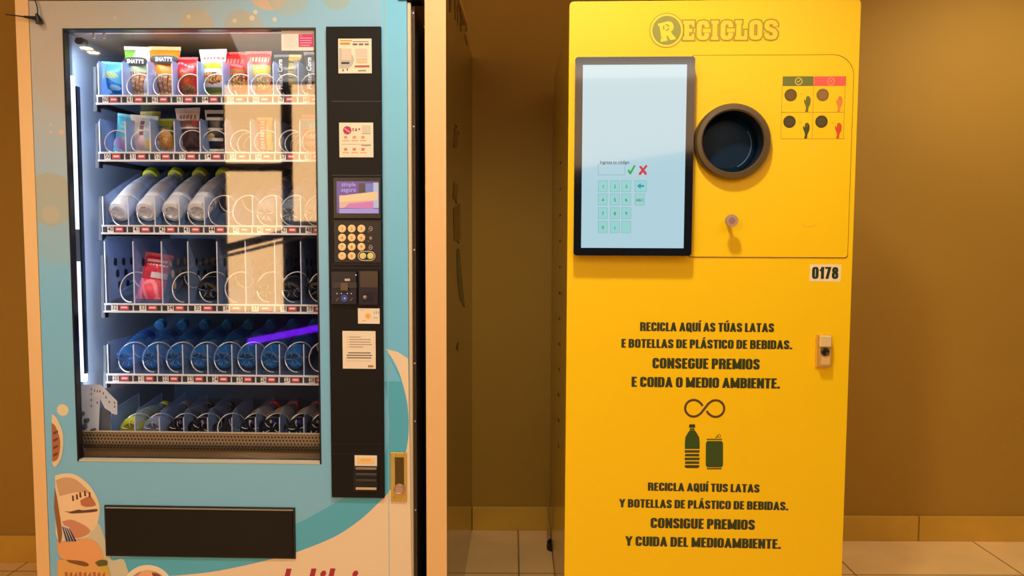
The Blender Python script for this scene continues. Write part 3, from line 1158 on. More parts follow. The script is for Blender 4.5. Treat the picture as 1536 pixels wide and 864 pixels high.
def st4(mb, r):
    for i, (a, b) in enumerate(((524, 541), (524, 556), (524, 556), (524, 558), (524, 545))):
        r(a, 505 + 3.7 * i, b, 506.3 + 3.7 * i, (176, 150, 128))
        r(521, 505 + 3.7 * i, 522.4, 506.3 + 3.7 * i, (226, 150, 100))
    for i, (a, b) in enumerate(((522, 556), (520, 558), (520, 557))):
        r(a, 528.5 + 3.7 * i, b, 530.2 + 3.7 * i, (120, 106, 96))
    r(520, 541, 556, 542, (206, 196, 170))
    r(552, 548, 560, 551, (160, 130, 60))


sticker(514, 496.5, 563.5, 553, st4, name='paper_notice')


def st5(mb, r):
    r(536, 687, 562, 696, (240, 206, 140))
    r(541, 688, 556, 692, (244, 186, 96), 1)


sticker(532, 683, 565.5, 699, st5)

# screen
mb = MB()
x0, x1, z0, z1 = V.R(500, 266, 572, 328, yf)
mb.box(x0, x1, -.014, -.010, z0, z1, M_blackD)
SB = mb.build('screen_bezel', CP, bevel=.0015)
mb = MB()


def em(r, g, b, s=.9):
    m = mat('glow_%d_%d_%d' % (r, g, b), (r, g, b), .2, emit=s, spec=.3)
    m.node_tree.nodes['Principled BSDF'].inputs['Base Color'].default_value = (.02, .02, .02, 1)
    return m


ys = -.0145
vrect(mb, 505, 272, 568, 320, em(96, 66, 146), ys)
vrect(mb, 509, 293, 560, 312, em(236, 176, 150), ys - .0003)
fan(mb, [V.p(a, b, ys) for a, b in ((509, 294), (540, 290), (566, 287), (566, 300), (509, 303))], ys - .0006, em(250, 200, 140))
fan(mb, [V.p(a, b, ys) for a, b in ((524, 305), (560, 302), (560, 313), (516, 312))], ys - .0007, em(222, 120, 170))
vrect(mb, 509, 313, 568, 320, em(170, 150, 210), ys - .0005)
vrect(mb, 560, 274, 568, 312, em(190, 190, 210), ys - .0005)
vrect(mb, 541, 275, 560, 288, em(110, 120, 180), ys - .0004)
vrect(mb, 538, 275, 548, 290, em(60, 44, 56), ys - .0005)
mt = em(176, 150, 216)
mb.text('simple', V.x(523, 280, ys), V.z(523, 279.5, ys), .0155, ys - .0009, mt, .95, bold=.02)
mb.text('seguro', V.x(523, 287, ys), V.z(523, 287.5, ys), .0155, ys - .0009, mt, .95, bold=.02)
mb.build('screen', SB)
# keypad
mb = MB()
x0, x1, z0, z1 = V.R(501, 332, 572, 394, yf)
mb.box(x0, x1, -.0125, -.010, z0, z1, P(24, 22, 20, .4))
KP = mb.build('keypad_plate', CP, bevel=.001)
M_key = P(240, 206, 146, .4)
M_keyg = P(214, 206, 130, .4)
labs = ['1', '2', '3', '4', '5', '6', '7', '8', '9', '*', '0']
ky = -.0125
for r_ in range(4):
    for c_ in range(3):
        px, py = (513.5, 527.9, 542.3)[c_], (343, 356.6, 370.3, 384)[r_]
        if r_ == 3 and c_ == 2:
            continue
        a, b = V.p(px, py, ky)
        k = MB()
        k.lathe([(.0104, 0), (.0104, -.003), (.0092, -.0042), (0, -.0044)], M_key, 24, Matrix.Translation((a, ky, b)))
        k.text(labs[r_ * 3 + c_], a, b - .0038, .0112, ky - .0047, P(120, 76, 40))
        k.build('key', KP)
for px in (544.5, 556):
    a, b = V.p(px, 384, ky)
    MB().lathe([(.0086, 0), (.0086, -.003), (.0074, -.0042), (0, -.0044)], M_keyg, 24, Matrix.Translation((a, ky, b))).build('key', KP)
a, b = V.p(550, 384, ky)
mb = MB()
r = .0118
pth = [(a - .0105 + r * cos(t), ky - .001, b + r * sin(t)) for t in [pi / 2 + pi * i / 12 for i in range(13)]] + [(a + .0105 + r * cos(t), ky - .001, b + r * sin(t)) for t in [-pi / 2 + pi * i / 12 for i in range(13)]]
mb.tube(pth, .0009, M_st, 6, closed=True)
mb.build('key_surround', KP)
mb = MB()
for py, w in ((343, 5), (357, 3), (371, 5)):
    a, b = V.p(556, py, ky)
    mb.ring(a, b, w * .001 - .0002, w * .001 + .0012, ky - .0004, P(190, 176, 160), 16, sx=.8)
    mb.flat([(a - .009, b - .007), (a - .0075, b - .008), (a - .004, b - .0095), (a - .0042, b - .0085)], ky - .0004, P(190, 176, 160))
    mb.rect(a - .003, a + .003, b - .0006, b + .0006, ky - .0005, P(190, 176, 160))
mb.build('key_symbol', KP)
# card reader and coin slot
mb = MB()
x0, x1, z0, z1 = V.R(498, 407, 536, 456, yf)
mb.box(x0, x1, -.02, -.010, z0, z1, P(20, 20, 24, .3))
x0, x1, z0, z1 = V.R(499, 423.5, 536, 425, -.02)
mb.box(x0, x1, -.026, -.02, z0 - .013, z1, P(44, 42, 44, .35))
x0, x1, z0, z1 = V.R(511, 424, 522, 436, -.026)
mb.box(x0, x1, -.028, -.026, z0, z1, P(96, 78, 56, .4))
CR_ = mb.build('card_reader', CP, bevel=.001)
mb = MB()
y = -.0206
x0, x1, z0, z1 = V.R(517, 418, 525, 421.5, y)
mb.rect(x0, x1, z0, z1, y, P(196, 180, 170))
for i, px in enumerate((505.5, 512, 521, 527)):
    a, b = V.p(px, 440.3, y)
    mb.disc(a, b, .0016, y, em(206, 226, 206, .8), 10)
a, b = V.p(516.5, 447.5, y)
mb.ring(a, b, .0066, .0088, y, em(70, 90, 190, .8), 24)
mb.disc(a, b, .0058, y, P(60, 70, 120), 20)
mb.flat([(a - .003, b), (a + .003, b - .003), (a + .003, b + .003)], y - .0003, P(200, 206, 230))
a, b = V.p(534, 412.5, y)
mb.disc(a, b, .0018, y, em(230, 230, 230, .9), 10)
for px in (506, 527):
    a, b = V.p(px, 449, y)
    mb.flat([(a - .004, b - .004), (a - .002, b - .005), (a + .004, b + .003), (a + .002, b + .004)], y, P(120, 100, 86))
mb.build('reader_symbol', CR_)
mb = MB()
x0, x1, z0, z1 = V.R(539, 406, 568, 457, yf)
mb.box(x0, x1, -.018, -.010, z0, z1, P(24, 23, 24, .3))
x0, x1, z0, z1 = V.R(540.5, 407, 567, 431, -.018)
mb.box(x0, x1, -.0195, -.018, z0, z1, P(70, 56, 38, .3))
x0, x1, z0, z1 = V.R(543, 438, 560, 453, -.018)
mb.box(x0, x1, -.0185, -.018, z0, z1, P(6, 8, 16, .3))
CS = mb.build('coin_slot', CP, bevel=.001)
a, b = V.p(548, 446, -.0185)
MB().lathe([(.006, 0), (.005, -.004), (0, -.0045)], P(150, 140, 110, .3, metal=.7), 16, Matrix.Translation((a, -.0185, b))).build('return_button', CS)
# coin return cup
mb = MB()
x0, x1, z0, z1 = V.R(530, 700, 567, 737, yf)
mb.box(x0, x1, -.0135, -.010, z0, z1, M_blackD)
CRT = mb.build('coin_return', CP, bevel=.001)
for py, col in ((702.5, (140, 112, 96)), (711, (66, 62, 60)), (720, (56, 52, 50)), (732.5, (206, 180, 140))):
    x0, x1, z0, z1 = V.R(534, py - 1.6, 565, py + 1.6, -.0135)
    MB().box(x0, x1, -.018, -.0135, z0, z1, P(*col, .35)).build('cup_ridge', CRT, bevel=.001)
# brass lock
mb = MB()
M_brass = P(216, 184, 92, .3, metal=.5)
x0, x1, z0, z1 = V.R(586.5, 678, 610.5, 752, 0)
mb.box(x0, x1, -.005, 0, z0, z1, M_brass)
LK = mb.build('lock_plate', VM, bevel=.0015)
mb = MB()
x0, x1, z0, z1 = V.R(592.5, 686, 606, 730, -.005)
mb.box(x0, x1, -.0056, -.005, z0, z1, P(96, 78, 34, .35, metal=.5))
mb.build('handle_recess', LK)
a, b = V.p(599.5, 733, -.006)
mb = MB()
mb.lathe([(.0145, 0), (.0145, -.008), (.012, -.011), (.009, -.009), (0, -.009)], P(206, 170, 150, .25, metal=.6), 28, Matrix.Translation((a, -.0055, b)))
mb.build('lock_cylinder', LK)
for px, py in ((591, 684), (605.5, 680), (591, 747), (606, 743)):
    a, b = V.p(px, py, -.005)
    MB().lathe([(.0035, 0), (.003, -.002), (0, -.0026)], P(236, 196, 120, .2, metal=.8), 12, Matrix.Translation((a, -.005, b))).build('rivet', LK)
# dispensing flap
x0, x1, z0, z1 = V.x(158.5, 795), V.x(443.5, 797), V.z(300, 835.5), V.z(300, 759)
mb = MB()
mb.box(x0, x1, -.004, 0, z0, z1, M_blackD)
FL = mb.build('flap_frame', VM, bevel=.001)
MB().box(x0 + .006, x1 - .006, -.0075, -.004, z0 + .005, z1 - .007, mat('black_flap', (22, 21, 18), .45, spec=.25)).build('delivery_flap', FL, bevel=.001)
MB().box(x0 + .006, x1 - .004, -.0085, -.004, z1 - .007, z1 - .0045, P(150, 140, 124, .35)).build('flap_hinge', FL)
# white glass sticker
mb = MB()
x0, x1, z0, z1 = V.R(422, 44.5, 472.5, 76, .0095)
mb.box(x0, x1, .0095, .0112, z0, z1, P(240, 232, 224, .45))
y = .0092
x0, x1, z0, z1 = V.R(448, 51, 470, 70.5, y)
mb.rect(x0, x1, z0, z1, y, P(206, 56, 116))
for k, (a, b) in enumerate(((450, 453), (450, 468), (450, 467), (450, 468), (450, 465))):
    vrect(mb, a, 53 + 3.6 * k, b, 54 + 3.6 * k, P(246, 190, 210), y - .0003)
vrect(mb, 426, 51, 444, 70.5, P(240, 222, 212), y)
mb.build('glass_sticker', VM)

# ------------------------------------------------------------------ cabinet surround (beige side panels)
SU = empty('machine_surround', V.M)
tag(SU, 'beige cabinet surround enclosing the sides of the blue vending machine', 'cabinet')
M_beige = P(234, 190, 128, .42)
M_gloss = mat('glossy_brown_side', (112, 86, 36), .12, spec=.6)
sxr0, sxr1 = V.x(638.5, 432), V.x(669.5, 432)
IV = V.I


def yplane(xw, Yw):
    q = IV @ Vector((xw, Yw, 0))
    return q.x, q.y


bxr, byr = yplane(-.166, YM - .003)
mb = MB()
# plan quad: front-left, front-right, back-right, back-left
pl = [(sxr0, 0), (sxr1, 0), (bxr, byr), (bxr - .055, byr)]
H0 = TOP + .12
vv = [(x, y, 0) for x, y in pl] + [(x, y, H0) for x, y in pl]
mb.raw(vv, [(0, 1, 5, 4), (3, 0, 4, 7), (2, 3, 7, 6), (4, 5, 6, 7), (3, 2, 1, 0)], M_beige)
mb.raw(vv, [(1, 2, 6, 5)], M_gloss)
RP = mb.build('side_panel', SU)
RP['label'] = 'right side panel with glossy brown outer face'
sxl0, sxl1 = V.x(39, 432), V.x(71.5, 432)
sxl1 = min(sxl1, xL - .002)
q = IV @ Vector((V.M @ Vector((sxl0, 0, 0))).x * Vector((1, 0, 0)) + Vector((0, YL - .003, 0)))
mb = MB()
mb.box(sxl0, sxl1, 0, YL - 2.05 - .03, 0, H0, M_beige)
mb.build('side_panel', SU)
mb = MB()
mb.box(sxl0, sxr1 - .004, .005, .70, H0, H0 + .02, M_beige)
mb.build('top_panel', SU)
# printed lettering and flat marks on the glossy side
mb = MB()
dirv = (Vector((bxr - sxr1, byr, 0))).normalized()


def side_pt(px, py):
    """point of the glossy side seen at a picture position, local to the machine"""
    c = IV @ CAM
    d = IV.to_3x3() @ V.ray(px, py)
    n = Vector((dirv.y, -dirv.x, 0))
    p0 = Vector((sxr1, 0, 0))
    t = (p0 - c).dot(n) / d.dot(n)
    return c + d * t + n * .0008


def side_poly(l, m):
    p = [side_pt(a, b) for a, b in l]
    n = Vector((dirv.y, -dirv.x, 0))
    nn = (p[1] - p[0]).cross(p[2] - p[0])
    if nn.dot(n) < 0:
        p = p[::-1]
    MB().raw(p, [tuple(range(len(p)))], m).build('side_mark', RP)


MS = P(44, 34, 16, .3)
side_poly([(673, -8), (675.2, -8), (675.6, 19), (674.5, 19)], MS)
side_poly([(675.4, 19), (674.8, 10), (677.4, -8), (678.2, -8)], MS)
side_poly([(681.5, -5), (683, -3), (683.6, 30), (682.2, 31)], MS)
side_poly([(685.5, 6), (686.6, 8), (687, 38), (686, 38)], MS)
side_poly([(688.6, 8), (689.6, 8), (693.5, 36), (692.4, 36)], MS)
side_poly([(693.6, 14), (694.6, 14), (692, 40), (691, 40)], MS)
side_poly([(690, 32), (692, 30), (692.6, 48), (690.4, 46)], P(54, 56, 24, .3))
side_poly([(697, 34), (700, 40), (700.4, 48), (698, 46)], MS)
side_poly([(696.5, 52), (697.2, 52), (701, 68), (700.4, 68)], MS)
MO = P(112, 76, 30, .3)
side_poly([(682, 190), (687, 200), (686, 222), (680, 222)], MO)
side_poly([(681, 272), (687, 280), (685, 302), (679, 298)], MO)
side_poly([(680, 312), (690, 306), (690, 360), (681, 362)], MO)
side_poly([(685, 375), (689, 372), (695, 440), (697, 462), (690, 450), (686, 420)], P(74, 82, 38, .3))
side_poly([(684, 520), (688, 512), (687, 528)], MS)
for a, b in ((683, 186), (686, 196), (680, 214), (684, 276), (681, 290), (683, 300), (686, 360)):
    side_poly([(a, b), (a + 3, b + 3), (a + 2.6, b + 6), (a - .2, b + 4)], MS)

# magnetic antenna on the upper left corner
AN = empty('whip_antenna', V.M @ Matrix.Translation((V.x(57, 25, -.004), -.004, V.z(57, 33, -.004))))
tag(AN, 'small black whip antenna with a thin cable at the upper left corner', 'antenna')
bs = V.p(57, 33, -.004)


def av(px, py, y=-.010):
    a, b = V.p(px, py, y)
    return (a - bs[0], y + .004, b - bs[1])


MB().tube([av(59, 35), av(58, 30), av(56.5, 26), av(54.5, 20.5)], [.009, .008, .0065, .003], M_blackD, 12).build('antenna_base', AN)
MB().tube([av(57, 27.5), av(48, 26.5), av(36, 25)], [.006, .0045, .0028], M_blackD, 10).build('antenna_collar', AN)
MB().tube([av(36, 25), av(8, 21.5)], [.0018, .0014], M_blackD, 8).build('rod', AN)
MB().tube([av(a, b) for a, b in smooth_curve([(56, 22), (56, 14), (54, 5), (50, -4), (47, -14)], 4)], .0016, M_blackD, 8).build('cable', AN)

# ------------------------------------------------------------------ PRODUCTS


def place(o, x, y, z, roll=0., lean=0., yawd=0.):
    o.matrix_world = V.M @ Matrix.Translation((x, y, z)) @ Matrix.Rotation(radians(yawd), 4, 'Z') @ Matrix.Rotation(radians(lean), 4, 'X') @ Matrix.Rotation(radians(roll), 4, 'Y')


def bag(name, w, h, T, paint, seed=0, nx=46, nz=54):
    rnd = random.Random(seed)
    ph = [rnd.uniform(0, 6.28) for _ in range(6)]
    mb = MB()
    for side in (-1, 1):
        vs_ = []
        for j in range(nz + 1):
            v = j / nz
            seal = .07
            e = 0 if v < seal or v > 1 - seal else sin(pi * (v - seal) / (1 - 2 * seal)) ** .6
            ww = w * (1 - .10 * e)
            for i in range(nx + 1):
                s = i / nx
                t = T * e * max(0, 1 - (2 * s - 1) ** 2) ** .55
                t *= 1 + .10 * sin(9 * s + ph[0] + 5 * v) + .08 * sin(13 * v + ph[1])
                x = (s - .5) * ww
                z = v * h
                if v > 1 - seal or v < seal:
                    t = .0012 + .0006 * sin(60 * s)
                vs_.append((x, side * max(t, .0008), z))
        for j in range(nz):
            for i in range(nx):
                q = (j * (nx + 1) + i, j * (nx + 1) + i + 1, (j + 1) * (nx + 1) + i + 1, (j + 1) * (nx + 1) + i)
                if side > 0:
                    q = q[::-1]
                m = paint((i + .5) / nx, (j + .5) / nz)
                mb.raw([vs_[k] for k in q], [(0, 1, 2, 3)], m, True)
    o = mb.build(name)
    # weld the loose quads into one skin
    import bmesh
    bm = bmesh.new()
    bm.from_mesh(o.data)
    bmesh.ops.remove_doubles(bm, verts=bm.verts, dist=1e-5)
    bm.to_mesh(o.data)
    bm.free()
    return o


def K(r, g, b):
    return P(r, g, b, .28)


def ell(s, v, cs, cv, rs, rv):
    return ((s - cs) / rs) ** 2 + ((v - cv) / rv) ** 2 < 1


def spk(s, v, f=34):
    return sin(f * s + 2 * sin(f * .7 * v)) * sin(f * .8 * v + 1.7 * sin(f * .6 * s)) > 0


def p_blue(s, v):
    if ell(s, v, .5, .57, .4, .09) and (int(s * 26) + int(v * 30)) % 4:
        return K(206, 218, 130)
    if ell(s, v, .75, .22, .22, .08) or ell(s, v, .45, .12, .1, .05):
        return K(150, 206, 236)
    if v < .42 + .08 * sin(5 * s):
        return K(24, 120, 206)
    return K(92, 176, 216)


def sticks(s, v, c):
    # bread sticks fan at the bottom
    for k, (x0, x1) in enumerate(((.30, .16), (.42, .42), (.52, .66), (.62, .86))):
        t = v / .48
        if v < .46 and abs(s - (x0 + (x1 - x0) * t)) < .06:
            return K(206, 150, 104) if (int(v * 30) + k) % 3 else K(232, 190, 146)
        if v < .46 and abs(s - (x0 + (x1 - x0) * t)) < .085:
            return K(120, 82, 62)
    return None


def p_green(s, v):
    if v < .46:
        return sticks(s, v, 0) or K(214, 216, 222)
    if v > .92:
        return K(206, 208, 206)
    if s < .42 - .5 * (v - .95) * .4 and s < (v - .40) * 1.3 + .12:
        return K(126, 186, 72)
    if v < .62 and s > .4:
        return K(180, 216, 170)
    return K(206, 214, 208)


def p_orange(s, v):
    if v < .40:
        return sticks(s, v, 0) or K(222, 220, 224)
    if v > .93:
        return K(236, 190, 130)
    if v < .5 and ell(s, v, .15, .42, .16, .08):
        return K(222, 220, 224)
    return K(240, 136, 32) if s > .12 or v > .6 else K(246, 156, 60)


def p_red1(s, v):
    if abs(v - .78 - .05 * sin(6 * s)) < .025 and .15 < s < .9 and int(s * 26) % 4:
        return K(240, 150, 150)
    if v > .62:
        return K(196, 40, 46)
    if ell(s, v, .5, .44, .42, .16):
        return K(206, 96, 40) if spk(s, v) else K(186, 70, 36)
    if ell(s, v, .62, .15, .3, .12):
        return K(120, 96, 46) if spk(s, v) else K(166, 126, 70)
    return K(200, 42, 48)


def p_white1(s, v):
    if .56 < v < .68 and .15 < s < .9:
        return K(176, 186, 52)
    if .76 < v < .82 and .12 < s < .95 and int(s * 22) % 3:
        return K(206, 120, 110)
    if ell(s, v, .5, .36, .42, .13):
        return K(110, 66, 40) if spk(s, v) else K(206, 146, 80)
    if v < .16:
        return K(128, 140, 66)
    return K(226, 224, 226)


def p_red2(s, v):
    if .70 < v < .82 and .25 < s < .9 and (int(s * 24)) % 3:
        return K(240, 110, 106)
    if v > .58:
        return K(214, 48, 44)
    if .50 < v < .58 and s > .3:
        return K(166, 116, 56)
    if ell(s, v, .6, .32, .42, .17):
        return K(206, 160, 90) if spk(s, v) else K(120, 70, 46)
    return K(206, 62, 44)


def p_redyel(s, v):
    if .74 < v < .86 and .2 < s < .95 and int(s * 24) % 3:
        return K(250, 150, 130)
    if v > .66:
        return K(226, 62, 46)
    if v > .40:
        return K(220, 182, 44) if s > .12 else K(226, 70, 50)
    if ell(s, v, .55, .28, .42, .16):
        return K(226, 190, 120) if spk(s, v) else K(140, 110, 50)
    return K(222, 80, 52)


def p_darkgold(s, v):
    if .55 < s < .95 and v > .86:
        return K(186, 146, 40)
    if .58 < s < .76 and int(v * 26) % 5 != 0:
        return K(150, 130, 60)
    if .76 <= s < .9:
        return K(120, 112, 96)
    return K(40, 34, 32)


def p_dark(s, v):
    return K(44, 36, 30) if v < .93 else K(92, 84, 78)


def p_ltblue(s, v):
    if ell(s, v, .35, .22, .3, .18):
        return K(180, 160, 216)
    if ell(s, v, .62, .25, .2, .16):
        return K(110, 220, 226)
    if ell(s, v, .5, .72, .22, .12) and int(v * 30) % 3:
        return K(120, 216, 226)
    return K(86, 184, 214) if v < .93 else K(110, 206, 230)


def p_pale(s, v):
    if .42 < s < .56 and .45 < v < .9 and int(v * 28) % 4:
        return K(126, 96, 130)
    if ell(s, v, .42, .30, .22, .2):
        return K(236, 206, 214)
    if .70 < s < .92 and .08 < v < .36:
        return K(236, 206, 60)
    if s > .58 and v > .4:
        return K(176, 206, 220)
    if s > .66 and v < .5:
        return K(196, 210, 230)
    return K(228, 222, 216)


def p_yelbox(s, v):
    return K(240, 226, 140) if s < .6 else K(226, 206, 90)


def p_greenor(s, v):
    if v > .78:
        return K(140, 150, 44)
    if v > .62 and s < .5 and (int(s * 20) + int(v * 20)) % 3:
        return K(50, 70, 150)
    if s < .16 and v < .6:
        return K(60, 90, 60)
    if ell(s, v, .6, .38, .36, .3):
        return K(196, 136, 66) if spk(s, v) else K(210, 160, 90)
    if v < .12:
        return K(186, 170, 200)
    return K(176, 140, 66) if v < .5 else K(96, 110, 60)


def p_choc(s, v):
    if v > .9:
        return K(226, 218, 214)
    if .74 < v < .84 and .12 < s < .95 and int(s * 20) % 3:
        return K(130, 110, 106)
    if .70 < s < .95 and .58 < v < .74 and int((s + v) * 22) % 2:
        return K(206, 60, 90)
    if .56 < v < .70:
        return K(120, 84, 80)
    if v < .52 and s > .12 + v * .0 and s > .42 - v:
        return K(66, 46, 50) if int((v * 9 + abs(s - .6) * 5)) % 2 else K(84, 58, 58)
    if v < .52 and s <= .42 - v:
        return K(206, 150, 90)
    return K(218, 196, 186)


def p_stripes(s, v):
    if s < .1:
        return K(226, 226, 236)
    k = int(v * 16)
    if k % 4 == 0:
        return K(220, 218, 216)
    if ell(s, v, .4, .35, .2, .08):
        return K(206, 176, 96)
    return K(34, 32, 44) if v < .9 else K(206, 210, 220)


def p_barred(s, v):
    if v > .9 or s > .68:
        return K(222, 170, 70)
    if .22 < s < .5 and int(v * 34) % 3:
        return K(246, 206, 200)
    return K(214, 70, 60)


def p_kit(s, v):
    if v > .88:
        return K(206, 60, 50)
    if v > .62:
        return K(86, 186, 206) if s < .72 else K(226, 236, 236)
    if ell(s, v, .55, .58, .2, .1):
        return K(110, 150, 60)
    if .15 < s < .95 and (.16 < v < .28 or .36 < v < .46) and int(s * 20 + v * 30) % 3:
        return K(250, 226, 220)
    return K(226, 50, 44)


def p_redbag(s, v):
    if v > .70 and .12 < s < .9 and abs(v - .84) < .025:
        return K(250, 200, 206)
    if .74 < v < .78 and .2 < s < .95 and int(s * 24) % 3:
        return K(250, 200, 206)
    if v > .62:
        return K(206, 32, 50)
    if .50 < v < .62 and s > .45:
        return K(206, 196, 206)
    if v > .46:
        return K(190, 34, 52)
    a = abs(((s - .5) * 1.6) ** 2 + (v - .2) ** 2 * 5 - .25)
    return K(246, 140, 160) if a < .08 or int(s * 9 + v * 7) % 4 == 0 else K(232, 76, 104)


def put_bag(px0, py0, px1, py1, d, name, paint, label, cat, group, T=.022, roll=0., lean=0., seed=0, pill=None, vtext=None):
    yb = py1
    x0_, x1_, z0_, z1_ = V.R(px0, py0, px1, yb, d)
    o = bag(name, x1_ - x0_, z1_ - z0_, T, paint, seed)
    tag(o, label, cat, group)
    place(o, (x0_ + x1_) / 2, d, z0_, roll, lean)
    w, h = x1_ - x0_, z1_ - z0_
    if pill:
        mb = MB()
        cx, cz = w * pill[0], h * pill[1]
        a, b = w * .42, h * .085
        yy = -T * 1.12 - .002
        n = 28
        mb.prism([(cx + a * math.copysign(abs(cos(t)) ** .5, cos(t)), cz + b * math.copysign(abs(sin(t)) ** .7, sin(t))) for t in [2 * pi * i / n for i in range(n)]], yy, yy + .002, K(40, 40, 44))
        mb.text(pill[2], cx, cz - b * .45, b * 1.35, yy - .0004, K(230, 230, 230), .82, bold=.02)
        mb.build('name_patch', o)
    if vtext:
        mb = MB()
        mb.text(vtext[0], w * vtext[1], h * vtext[2], vtext[3], -T * 1.15 - .002, K(226, 220, 212), .9, center=False, rot=pi / 2, shear=.15, bold=.012)
        mb.build('printed_name', o)
    return o


G1 = 'snack bags on the top tray'
b1 = ROWS[0]['t'] + 1
put_bag(151, 93, 184, b1, .165, 'snack_bag', p_blue, 'small bright blue snack bag with pale yellow lettering, first on the top tray', 'snack', G1, roll=3, seed=1)
put_bag(185, 70, 226, b1, .17, 'snack_bag', p_green, 'green and white breadstick bag with a black name patch', 'snack', G1, roll=2, seed=2, pill=(.08, .66, "SNATT'S"))
put_bag(223, 70, 271, b1, .17, 'snack_bag', p_orange, 'orange and white breadstick bag with a black name patch', 'snack', G1, roll=1, seed=3, pill=(.1, .70, "SNATT'S"))
put_bag(262, 86, 298, b1, .16, 'snack_bag', p_red1, 'short dark red snack bag beside the orange breadstick bag', 'snack', G1, seed=4)
put_bag(301, 74, 342, b1, .17, 'snack_bag', p_white1, 'white snack bag with a lime green band', 'snack', G1, roll=-1, seed=5)
put_bag(331, 78, 374, b1, .18, 'snack_bag', p_red2, 'red nut bag between the white bag and the red and yellow bag', 'snack', G1, seed=6)
put_bag(369, 77, 408, b1, .165, 'snack_bag', p_redyel, 'red and yellow snack bag on the top tray', 'snack', G1, seed=7)
put_bag(411, 82, 454, b1, .175, 'snack_bag', p_darkgold, 'black snack bag with gold stripes on the right of the top tray', 'snack', G1, seed=8, vtext=('Mister Corn', -.10, .10, .0185))
put_bag(456, 78, 496, b1, .175, 'snack_bag', p_dark, 'plain black snack bag with upright white lettering at the right end of the top tray', 'snack', G1, seed=9, vtext=('Mister Corn', -.12, .10, .0195))

G2 = 'snacks on the second tray'
b2 = ROWS[1]['t'] + 1
put_bag(169, 171, 199, b2, .17, 'snack_bag', p_ltblue, 'pale turquoise snack bag leaning right at the left end of the second tray', 'snack', G2, T=.014, roll=9, seed=11)
put_bag(211, 167, 242, b2 - 20, .25, 'snack_bag', p_yelbox, 'pale yellow packet sticking up behind the white packet on the second tray', 'snack', G2, T=.010, seed=12)
put_bag(193, 173, 235, b2 + 1, .165, 'snack_bag', p_pale, 'white and pale blue packet with a yellow patch on the second tray', 'snack', G2, T=.014, roll=4, seed=13)
put_bag(232, 178, 262, b2, .17, 'snack_bag', p_greenor, 'green and orange biscuit packet on the second tray', 'snack', G2, T=.016, seed=14)
put_bag(266, 162, 303, b2, .165, 'snack_bag', p_choc, 'cream and chocolate brown cookie bag on the second tray', 'snack', G2, T=.018, roll=-2, seed=15)
put_bag(308, 165, 336, b2 - 2, .17, 'snack_bag', p_stripes, 'dark packet with white stripes right of the cookie bag', 'snack', G2, T=.014, seed=16)
put_bag(386, 176, 409, b2 - 4, .17, 'snack_bar', p_barred, 'slim red and yellow bar standing upright on the second tray', 'snack', G2, T=.009, seed=17)
put_bag(453, 172, 487, b2, .165, 'snack_bag', p_kit, 'red and turquoise chocolate bag at the right end of the second tray', 'snack', G2, T=.018, seed=18)
put_bag(200, 378, 243, ROWS[3]['t'] - 1, .15, 'snack_bag', p_redbag, 'red and pink bag alone on the fourth tray', 'snack', None, T=.020, roll=8, lean=-14, seed=19)


def plastic(name, rgb, alpha, rough=.12):
    m = mat(name, rgb, rough, spec=.8)
    m.node_tree.nodes['Principled BSDF'].inputs['Alpha'].default_value = alpha
    return m


def bottle(name, body, label_m, cap, L=.225, r=.031, neck=None, label_span=(.42, .66), inner=None, cap_r=.52):
    """bottle along +y (base towards -y/front), origin at the base centre"""
    mb = MB()
    prof = [(0, .010), (r * .45, .006), (r * .62, 0), (r * .9, .002), (r, .014), (r, L * .16), (r * .95, L * .2), (r, L * .24), (r, L * .40), (r * .97, L * .48), (r * .86, L * .58), (r * .72, L * .68), (r * .58, L * .78), (r * .5, L * .86), (r * .46, L * .92)]
    mb.lathe(prof, body, 28)
    root = mb.build(name)
    # petals of the base; pale inner colours paint highlights on them
    pm = MB()
    for k in range(5):
        a = 2 * pi * k / 5 + .3
        pm.tube([(r * .25 * cos(a), .004, r * .25 * sin(a)), (r * .52 * cos(a), -.002, r * .52 * sin(a)), (r * .8 * cos(a), .001, r * .8 * sin(a))], [.0006, .0012, .0006], body if inner is None else inner, 6)
    pm.build('base_petal', root)
    if label_m:
        lm = MB()
        a, b = label_span

        def rad_at(t):
            for (r0, y0_), (r1, y1_) in zip(prof[4:], prof[5:]):
                if y0_ <= t * L <= y1_:
                    return r0 + (r1 - r0) * (t * L - y0_) / (y1_ - y0_)
            return r
        lm.lathe([(rad_at(a + (b - a) * i / 8) + .0006, L * (a + (b - a) * i / 8)) for i in range(9)], label_m, 28, caps=False)
        lm.build('bottle_label', root)
    cm = MB()
    cr = r * cap_r
    cm.lathe([(r * .46, L * .905), (cr, L * .91), (cr, L * .985), (cr * .92, L), (0, L)], cap, 24)
    cm.build('cap', root)
    return root


def clone(root):
    c = root.copy()
    COL.objects.link(c)
    for ch in root.children:
        d = ch.copy()
        COL.objects.link(d)
        d.parent = c
        d.matrix_parent_inverse = ch.matrix_parent_inverse
    return c


def lay(o, px, py, d, tilt, spin=0.):
    a, b = V.p(px, py, d)
    o.matrix_world = V.M @ Matrix.Translation((a, d, b)) @ Matrix.Rotation(radians(tilt), 4, 'X') @ Matrix.Rotation(radians(spin), 4, 'Y')


